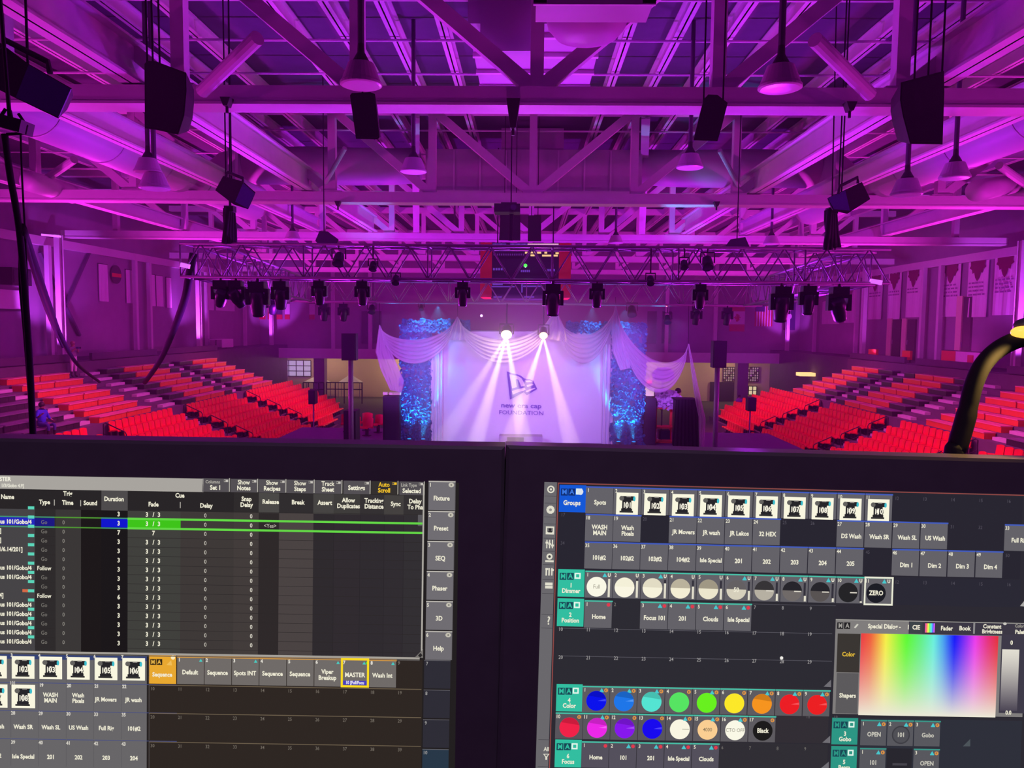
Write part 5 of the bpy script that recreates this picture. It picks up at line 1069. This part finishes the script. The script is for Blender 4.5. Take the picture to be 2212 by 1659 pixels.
A.part(); x, y = A.at(320, 1415); A.q(x, y, 594, 285, (46, 39, 34), 1, False)
A.q(322, 1414, 59, 63, (232, 168, 48), 2); A.t_(351, 1457, 'Sequence', 13); [(A.q(325+13.5*i, 1423, 12.5, 13, (56, 42, 20), 3), A.t_(331.2+13.5*i, 1429.8, c, 12.5, (226, 176, 70), lay=5)) for i, c in enumerate('MA')]; A.disc(374, 1420, 4.5, (250, 235, 190), 3); A.tri([(360, 1436), (370, 1426), (372, 1437)], (240, 190, 90), 3)
for k, s in enumerate([('Default',), ('Sequence',), ('Spots INT',), ('Sequence',), ('Sequence',), ('Viper', 'Breakup'), ('MASTER',), ('Wash Int',)]):
    xx = 383+59.3*k; yy = 1416+.0165*(xx-383); A.q(xx, yy, 58, 62, (112, 107, 104), 2); A.q(xx, yy, 59.3, 4.2, (222, 158, 62), 2.5)
    for i, q_ in enumerate(s): A.t_(xx+28, yy+36-(6 if len(s) > 1 else 0)+13*i, q_, 13.5 if k != 6 else 14)
    A.t_(xx+5, yy+9, str(k+1), 10.5, (230, 226, 214))
    if k in (0, 2, 5, 6, 7): A.disc(xx+51-(3 if k == 6 else 0), yy+11, 4.3, (70, 205, 195), 3, n=3, a0=-PI/2, a1=1.5*PI)
    if k == 6:
        A.disc(xx+55, yy+10, 3.4, (90, 220, 40), 3.2, n=10); A.frame(xx-2, yy-1, 61, 64, 4.5, (250, 218, 30), 3.5); A.q(xx+2.5, yy+48, 51, 9, (70, 62, 190), 3); A.t_(xx+28, yy+52.5, '10 [Full/Focu', 9.5, (225, 222, 240), xs=.8)
A.t_(862, 1432, '9', 10.5, (110, 104, 98))
for r in range(4):
    yy = 1477.5+62.0*r+(0 if r else 1)
    if r < 3: A.q(322, yy, 590, 1.6, (112, 98, 78), 2)
    for k in range(10):
        if r < 3: A.t_(330+59.3*k, yy+9+.0165*59.3*k, str(10*(r+1)+k), 10.5, (118, 110, 100), bold=.05)
A.done('sequence_pool')
# ------------------------------------------------------------------ RIGHT
B = Screen('monitor', 'right touch screen monitor showing colour circles and a rainbow colour picker', (1690, 1350), .62, (1, .0299, .029), (-.0265, 1, .013))
x0, y0 = B.at(1170, 964); B.casing(B.at(1087, 1200)[0], 900, y0, 560)
SL = lambda y: .026-(y-1050)*.0000176
def yy_(y, x, x0=1209): return y+SL(y)*(x-x0)          # a level line on this screen, photo px
B.part(); x, y = B.at(1176, 1041); B.q(x, y, 1300, 720, (44, 42, 50), 0, False)
B.done('screen_glass')
B.part(); x, y = B.at(1176, 1041); B.q(x, y, 27, 720, (106, 104, 108), 1, False)
for yv in (1071, 1086, 1116, 1131, 1162, 1190, 1219, 1251, 1281, 1326, 1356, 1597, 1655): B.q(*B.at(1177-(yv-1041)*.025, yv), 27, .9, (66, 64, 70), 1.5, False)
IC = (225, 222, 205); ix = lambda y: 1190-(y-1057)*.021
B.disc(ix(1057), 1057, 8, IC, 2); B.disc(ix(1057), 1057, 5, (106, 104, 108), 2.3); B.disc(ix(1057), 1057, 2.4, IC, 2.6, n=12)
B.disc(ix(1101), 1101, 9, IC, 2, n=10); B.disc(ix(1101), 1101, 3, (150, 148, 145), 2.4)
B.q(ix(1145)-9, 1137, 18, 17, IC, 2); B.q(ix(1145)-6, 1140, 12, 9, (110, 108, 110), 2.3); B.disc(ix(1145), 1144, 3, (40, 40, 42), 2.6, n=12); B.q(ix(1145)-4, 1147, 8, 3, (40, 40, 42), 2.6)
for dx in (-6, 0, 6): B.q(ix(1175)+dx-1.2, 1166, 2.4, 18, IC, 2); B.q(ix(1175)+dx-3, 1173+dx*.5, 6, 4, IC, 2.2)
B.disc(ix(1203), 1202, 6.5, IC, 2); B.disc(ix(1203), 1202, 3, (70, 68, 70), 2.3, n=12); B.q(ix(1203)-9, 1210, 18, 4, IC, 2)
for dx in (-6, 0, 6): B.q(ix(1235)+dx-1.5, 1227, 3, 16, IC, 2)
B.q(ix(1235)-8, 1227, 6, 4, IC, 2.2); B.q(ix(1235)+4, 1229, 6, 4, IC, 2.2)
B.q(ix(1265)-8, 1258, 16, 6, IC, 2); B.q(ix(1265)-8, 1265, 16, 6, IC, 2)
B.t_(ix(1340)+1, 1341, '?', 25, IC, bold=.5); B.t_(ix(1618)+2, 1618, 'All', 12, IC, bold=.3); B.tri([(1173, 1628), (1187, 1628), (1182, 1635), (1182, 1641), (1178, 1641), (1178, 1635)], IC, 2); B.tri([(1176, 1629.5), (1184, 1629.5), (1180, 1634)], (106, 104, 108), 2.4)
B.done('icon_bar')
B.part(); x, y = B.at(1205, 1042.5); B.q(x, y, 1040, 2, (150, 74, 70), 3, False); B.q(x, y, 2, 720, (150, 74, 70), 3, False)
B.done('focus_outline')
def head(x, y, col, num, nm, w=58, h=59, white=True):
    B.q(x, y, w, h, col, 2); [(B.q(x+3+16*i, y+8, 14.5, 15, (24, 70, 84) if num else (14, 44, 110), 3), B.t_(x+10.2+16*i, y+15.8, c, 14.5, col if num else (60, 120, 225), bold=.5, xs=.95)) for i, c in enumerate('MA')]; B.q(x+w*.62, y+8, 13, 13, (226, 246, 236), 3); B.q(x+w*.62+3, y+11, 7, 7, col, 3.3)
    if num: B.t_(x+w*.48, y+h*.60, num, 13); B.t_(x+w*.48, y+h*.80, nm, 13.5)
    else: B.t_(x+w*.46, y+h*.68, nm, 14)
TEAL = (50, 190, 160); CELL = (100, 98, 104); EMP = (40, 38, 48)
def cell(x, y, w, h, lines=(), num='', bar=(66, 92, 190), fill=CELL, size=13.5, marks=''):
    B.q(x, y, w-1.2, h-1, fill, 2)
    if bar: B.q(x, y, w, 3, bar, 2.6)
    if num: B.t_(x+5, y+9, num, 11, TXT, 'CENTER', bold=.15)
    for i, s in enumerate(lines): B.t_(x+w/2, y+h*.60-(6 if len(lines) > 1 else 0)+12.5*i, s, size)
    for i, mk in enumerate(marks):
        mx = x+w-9-9.5*(len(marks)-1-i); my = y+10
        if mk == 'b': B.disc(mx, my, 5, (72, 200, 205), 3, n=3, a0=-PI/2, a1=1.5*PI); B.q(mx-4.5, my+2, 9, 2, (72, 200, 205), 3.1)
        elif mk == 'r': B.disc(mx, my, 4, (226, 58, 76), 3, n=10)
        elif mk == 'g': B.disc(mx, my, 4.2, (226, 150, 66), 3, n=14); B.disc(mx, my, 2, fill, 3.2, n=10); B.q(mx, my-.8, 3.6, 1.8, (226, 150, 66), 3.4)
        elif mk == 'u': B.t_(mx, my, 'U', 10.5, TXT)
B.part(); x, y = B.at(1209, 1046); B.q(x, y, 1010, 182, EMP, 1, False); PW = 60.35
head(1209, 1047, (20, 88, 214), '', 'Groups', 57, 58); B.disc(1253, 1062, 7, (220, 228, 236), 3.6, n=9)
for k in range(11):
    X = 1266+PW*k; Y_ = yy_(1048.5, X)
    if k == 0: cell(X, Y_, PW, 59, ('Spots',), '1')
    else: cell(X, Y_, PW, 59, (), str(k+1)); B.icon(X+5.5, Y_+12, 47, '110' if k == 10 else str(100+k))
for k in range(11, 16): X = 1266+PW*k; B.t_(X+7, yy_(1058, X), str(k+1), 10.5, (84, 80, 92), bold=0)
r2 = [('WASH', 'MAIN'), ('Wash', 'Pixels'), None, ('JR Movers',), ('JR wash',), ('JR Lekos',), ('32 HEX',), None, None, ('DS Wash',), ('Wash SR',), ('Wash SL',), ('US Wash',), None, None, ('Full Rig',)]
r3 = ['101#2', '102#2', '103#2', '104#2', 'Isle Special', '201', '202', '203', '204', '205', None, 'Dim 1', 'Dim 2', 'Dim 3', 'Dim 4', None]
for k in range(16):
    X = 1265+PW*k; Y_ = yy_(1108, X)
    if r2[k]: cell(X, Y_, PW, 59, r2[k], str(18+k))
    else: B.t_(X+7, Y_+9, str(18+k), 10.5, (84, 80, 92), bold=0)
    X -= 1.5; Y_ = yy_(1168, X)
    if r3[k]: cell(X, Y_, PW, 59, (r3[k],), str(35+k), size=13.5 if k != 4 else 12.8)
    else: B.t_(X+7, Y_+9, str(35+k), 10.5, (84, 80, 92), bold=0)
B.t_(1216, 1112, '17', 10.5, (84, 80, 92), bold=0); B.t_(1215, 1173, '34', 10.5, (84, 80, 92), bold=0)
B.done('group_pool')
B.part(); x, y = B.at(1206, 1230); B.q(x, y, 1010, 60, (42, 41, 52), 1, False); head(1206, 1229, TEAL, '1', 'Dimmer', 57, 59)
lv = [(250, 248, 230)]*3+[(246, 242, 222)]*3
for k in range(11):
    X = 1264.5+PW*k; Y_ = yy_(1231, X); cell(X, Y_, PW, 59, (), str(k+1), (72, 190, 166), CELL, marks=('bu' if k in (0, 2, 5, 6, 7, 8, 9, 10) else 'u')); cx, cy = X+24, Y_+35
    up = [(250, 248, 230), (244, 240, 216), (226, 220, 196), (186, 178, 156), (160, 152, 132), (100, 96, 98), (54, 52, 54), (38, 37, 42), (38, 37, 42), (36, 36, 38), (28, 29, 36)][k]; lo = [(250, 248, 230), (250, 246, 226), (246, 242, 218), (244, 238, 212), (236, 230, 204), (214, 208, 188), (182, 176, 162), (112, 106, 104), (88, 83, 82), (38, 38, 40), (28, 29, 36)][k]
    B.disc(cx, cy, 21.3, up, 3); B.disc(cx, cy, 21.3, lo, 3.4, a0=-.05, a1=PI+.08) if k not in (0, 9, 10) else None
    if 6 <= k <= 9: B.q(cx+4, cy-1, 15, 2.4, (225, 220, 205), 3.8)
    if k < 10: B.q(X+49, Y_+17, 4.6, 40, (52, 50, 60), 3); f = [.98, .9, .8, .66, .58, .5, .38, .3, .2, .08][k]; B.q(X+49, Y_+17+40*(1-f), 4.6, 40*f, (226, 222, 204), 3.4)
    if k == 0: B.t_(cx, cy, 'Full', 12.5, (150, 146, 130), bold=.05)
    if k == 5: B.t_(cx, cy, '50', 13.5)
    if k == 10: B.t_(cx, cy, 'ZERO', 14); B.frame(X-1, Y_-1, 64, 62, 3.6, (236, 236, 216), 4)
for k in range(11, 16): X = 1266+PW*k; B.t_(X+7, yy_(1241, X), str(k+1), 10.5, (84, 80, 92), bold=0)
B.tri([(2203, 1309), (2212, 1298), (2214, 1310)], (170, 168, 166), 2)
B.done('dimmer_pool')
B.part(); x, y = B.at(1204, 1291.5); B.q(x, y, 600, 185, (44, 43, 50), 1, False); head(1204.5, 1292, TEAL, '2', 'Position', 57, 60)
for k, s in enumerate(['Home', None, 'Focus 101', '201', 'Clouds', 'Isle Special']):
    X = 1263+PW*k; Y_ = yy_(1295, X)
    if s: cell(X, Y_, PW, 60, (s,), str(k+1), (72, 190, 166), marks='r' if k == 0 else 'br', size=13.5 if k != 5 else 12.8)
    else: B.t_(X+5, Y_+8, '2', 11, NUM, bold=.05)
for k in range(6, 9): X = 1263+PW*k; B.t_(X+5, yy_(1303, X), str(k+1), 11, (150, 148, 150), bold=.05); B.q(X, yy_(1295, X), PW, 1, (80, 78, 88), 2)
for r in range(2):
    B.q(1206, 1356+60*r, 594, 1, (92, 90, 100), 2)
    for k in range(10): X = 1206+59.7*k; B.t_(X+5, yy_(1359+60.5*r, X), str(10*(r+1)+k), 11, (165, 162, 162), bold=.05)
B.disc(1688, 1421, 3.6, (240, 238, 232), 3, n=14); B.tri([(1779, 1483), (1795, 1468), (1795, 1484)], (112, 110, 116), 2)
B.done('position_pool')
B.part(); x, y = B.at(1203, 1477); B.q(x, y, 592, 119, (50, 46, 52), 1, False); head(1202.5, 1477, TEAL, '4', 'Color', 56, 59)
cl = [(10, 18, 236), (30, 118, 232), (84, 228, 210), (86, 228, 98), (104, 240, 30), (252, 232, 40), (246, 148, 30), (236, 30, 36), (236, 32, 34), (240, 34, 72), (236, 40, 232), (134, 24, 236), (24, 10, 238), (250, 246, 226), (250, 206, 146), (250, 248, 230), (28, 27, 26)]
for k in range(17):
    r = k > 8; X = (1258.5+59.6*k) if not r else 1200.5+59.6*(k-9); Y_ = yy_(1480 if not r else 1538.5, X)
    cell(X, Y_, 59.6, 58, (), str(k+1), (72, 190, 166), (88, 85, 92) if r and k < 14 else (94, 91, 96), marks='g' if k in (3, 5, 9, 11, 12, 16) else 'bg'); cx, cy = X+29.5, Y_+32.5
    B.disc(cx, cy, 21.6, cl[k], 3)
    d = tuple(int(c*.84) for c in cl[k]); l = tuple(min(255, int(c*.8+60)) for c in cl[k])
    if k in (0, 1, 2, 6, 9, 10, 11): B.disc(cx, cy, 21.4, d, 3.3, a0=-2.6, a1=-.25, n=24)
    if k in (0, 1, 7, 8, 10, 11, 12): B.tri([(cx+3, cy), (cx+20, cy-4), (cx+20.5, cy+1)], l, 3.6)
    if k == 13: B.q(cx+5, cy-1, 15, 1.2, (150, 146, 130), 3.6)
    if k in (14, 15): B.t_(cx, cy, ('4000', 'CTO OFF')[k-14], 11.5, (130, 112, 84) if k == 14 else (150, 146, 130), bold=.05)
    if k == 16: B.t_(cx, cy, 'Black', 13.5)
for k in (9, 10): X = 1200.5+59.6*k; B.t_(X+8, yy_(1547, X)-8, str(k+9), 10.5, (90, 86, 92), bold=0)
B.tri([(1776, 1604), (1793, 1589), (1793, 1605)], (112, 110, 116), 2)
B.done('color_pool')
B.part(); x, y = B.at(1200, 1598); B.q(x, y, 592, 110, (48, 46, 52), 1, False); head(1199.5, 1597, TEAL, '6', 'Focus', 57, 60)
for k, s in enumerate(['Home', '101', '201', 'Isle Special', 'Clouds']): X = 1257+59.6*k; cell(X, yy_(1600, X), 59.6, 58, (s,), str(k+1), (72, 190, 166), (84, 80, 92), marks='r' if k == 0 else 'br', size=13 if k != 3 else 12.6)
for k in range(5, 9): X = 1257+59.6*k; B.t_(X+5, yy_(1609, X), str(k+1), 10.5, NUM, bold=0)
B.tri([(1772, 1660), (1790, 1645), (1790, 1661)], (112, 110, 116), 2)
B.done('focus_pool')
B.part(); x, y = B.at(1805, 1337); B.q(x, y, 420, 206, (128, 125, 124), 3, False); B.q(x, y, 420, 2, (160, 158, 152), 3.3, False); B.q(1963, 1342, 260, 27, (60, 56, 68), 3.6); B.q(1965, 1342, 28, 27, (60, 68, 72), 3.8)
[(B.q(1808+15*i, 1344, 13.5, 14, (34, 33, 35), 4), B.t_(1814.8+15*i, 1351.3, c, 13.5, (160, 157, 152), bold=.45, lay=5)) for i, c in enumerate('MA')]; B.tri([(1844, 1355), (1851, 1347), (1854, 1349), (1847, 1357)], (210, 208, 196), 4)
T = lambda x, y, s, z=13.5, c=TXT: B.t_(x, y, s, z, c, lay=6)
T(1911, 1353, 'Special Dialog - '); T(1961, 1354.5, 'I', 13.5); T(1978, 1355, 'CIE'); T(2044, 1357, 'Fader'); T(2083, 1357, 'Book'); T(2142, 1353, 'Constant', 12.5); T(2142, 1364, 'Brightness', 12.5); T(2204, 1352, 'Color S', 9.5, DIM); T(2206, 1365, 'Palette', 12.5); B.q(2102, 1343, 4, 26, (140, 138, 140), 4); B.disc(2170, 1347, 4, (200, 198, 190), 4, n=12, ry=3)
for i in range(8): B.q(1998+2.6*i, 1346, 2.7, 20, tuple(int(255*c) for c in colorsys.hsv_to_rgb((.92+i/8) % 1, .62, .98)), 4.2)
B.q(1809, 1368, 50, 84, (58, 54, 50), 4); B.q(1807, 1453, 48, 88, (92, 90, 92), 4); T(1832, 1413, 'Color', 13.5, (226, 186, 56)); T(1830, 1502, 'Shapers')
B.q(2163, 1370, 60, 172, (62, 58, 72), 4); T(2184, 1388, '0', 13); T(2177, 1539, '0.0', 12.5)
B.done('special_dialog')
B.part(); n, k2 = 72, 14; x, y = B.at(1859.5, 1367.5); W_, H_ = 303, 178
kn = [(0, (236, 60, 66)), (.07, (240, 96, 60)), (.18, (246, 240, 70)), (.33, (92, 250, 50)), (.43, (96, 240, 130)), (.53, (104, 240, 222)), (.60, (70, 160, 240)), (.68, (20, 24, 250)), (.74, (110, 40, 246)), (.83, (236, 60, 238)), (.92, (230, 50, 130)), (1, (228, 48, 58))]
def hue(u):
    for (a, c), (b, d) in zip(kn, kn[1:]):
        if u <= b: f = (u-a)/(b-a); return [c[i]+(d[i]-c[i])*f for i in range(3)]
    return list(kn[-1][1])
def pk(u, v):
    c = hue(u); s = v**1.35; w_ = (236, 232, 214); return srgb(*[max(0, min(255, c[i]*(1-s)+w_[i]*s)) for i in range(3)])
for i in range(n):
    for j in range(k2):
        a, b, c, d = i/n, (i+1)/n, j/k2, (j+1)/k2; B.q(x+a*W_, y+c*H_, W_/n, H_/k2, None, 5, False, [pk(a, c), pk(a, d), pk(b, d), pk(b, c)])
B.done('color_picker')
B.part(); x, y = B.at(2164, 1402)
for j in range(16): f = [srgb(*[226-150*q, 222-152*q, 210-126*q]) for q in ((j/16)**1.3, ((j+1)/16)**1.3)]; B.q(x, y+j*8.4, 38, 8.4, None, 5, False, [f[0], f[1], f[1], f[0]])
B.done('fader')
def small(nm, num, X0, Y0, cells):
    B.part(); x, y = B.at(X0, Y0); B.q(x, y, 420, 62, (46, 48, 58), 1, False); head(X0, Y0, (44, 150, 132), num, nm, 57, 58)
    for k, s in enumerate(cells):
        X = X0+62+58*k; Y_ = yy_(Y0+3, X, X0)
        if s == '-': B.q(X, Y_, 56, 58, (40, 39, 46), 2); B.q(X+12, Y_+32, 32, 5, (70, 68, 76), 3)
        else:
            cell(X, Y_, 58, 57, (), str(k+1), (58, 150, 136), (88, 88, 94), marks='bg')
            if k == 1: B.disc(X+28, Y_+32, 20, (62, 62, 68), 3); B.disc(X+28, Y_+32, 17, (80, 80, 86), 3.2)
            B.t_(X+28, Y_+32, s, 13.5, (200, 198, 186))
    if num == '3': B.tri([(X0+282, Y0+62), (X0+298, Y0+46), (X0+298, Y0+62)], (76, 84, 90), 2)
    B.done(nm.lower()+'_pool')
small('Gobo', '3', 1797.5, 1550, ['OPEN', '101', 'Gobo']); small('Beam', '5', 1795.5, 1611, ['101', '-', 'OPEN'])
# ------------------------------------------------------------------ desk and gooseneck lamp
t = thing('desk', 'dark desk carrying the two touch screens', 'desk', (0.05, .72, CZ-HD)); m = MB(); m.span(-.85, .95, .42, 1.05, TABLE-.03, TABLE); m.build('top', M_CASE, t)
for x in (-.8, .9):
    for y in (.47, 1.0): m = MB(); m.span(x-.025, x+.025, y-.025, y+.025, CZ-HD, TABLE-.03); m.build('leg', M_CASE, t)
YL = .70
def LP(px, py, Y=YL): return P(px, py, Y)
t = thing('gooseneck_lamp', 'black gooseneck desk lamp with a glowing yellow head at the right picture edge', 'desk lamp', LP(2058, 1010)+V((0, 0, -.5)))
b0 = LP(2058, 1010); pts = [V((b0.x, b0.y, TABLE+(b0.z-TABLE)*q)) for q in (0, .25, .5, .75)]+[b0, LP(2070, 960), LP(2088, 895), LP(2102, 835), LP(2122, 790), LP(2152, 758), LP(2190, 737), LP(2240, 722)]
sm = []
qq = [pts[0]]+pts+[pts[-1]]
for i in range(1, len(qq)-2):
    for u in (0, .2, .4, .6, .8):
        a, b, c, d = qq[i-1:i+3]; sm.append(.5*((2*b)+(c-a)*u+(2*a-5*b+4*c-d)*u*u+(3*b-a-3*c+d)*u**3))
sm.append(pts[-1]); m = MB(); m.tube(sm, [.0086 if i < len(sm)*.55 else .0078 for i in range(len(sm))], 14); m.build('gooseneck', mat('black rubber', (.012, .011, .012), .85, noise=.3, scale=90), t, True)
m = MB(); m.lathe((b0.x, b0.y, TABLE), [(.03, 0), (.03, .03), (.014, .045)], 20); m.build('base', M_CASE, t, True)
hd_ = LP(2213, 718, YL-.005); m = MB(); m.ball(hd_+V((.010, .006, .006)), .0125, 18, 12, (1.3, .7, .62)); o = m.build('lamp_head', M_CASE, t, True)
m = MB(); m.ball(hd_, .0105, 20, 12, (1.15, .6, .56)); m.build('lens', mat('glowing yellow lens', (1, .8, .2), .3, emit=(1, .50, .07), strength=1.5), o, True)
lamp('SPOT', 'desk_lamp_light', hd_+V((-.006, -.012, -.01)), (1, .60, .16), 1.0, .006, LP(1900, 985, .63), 100, .7)
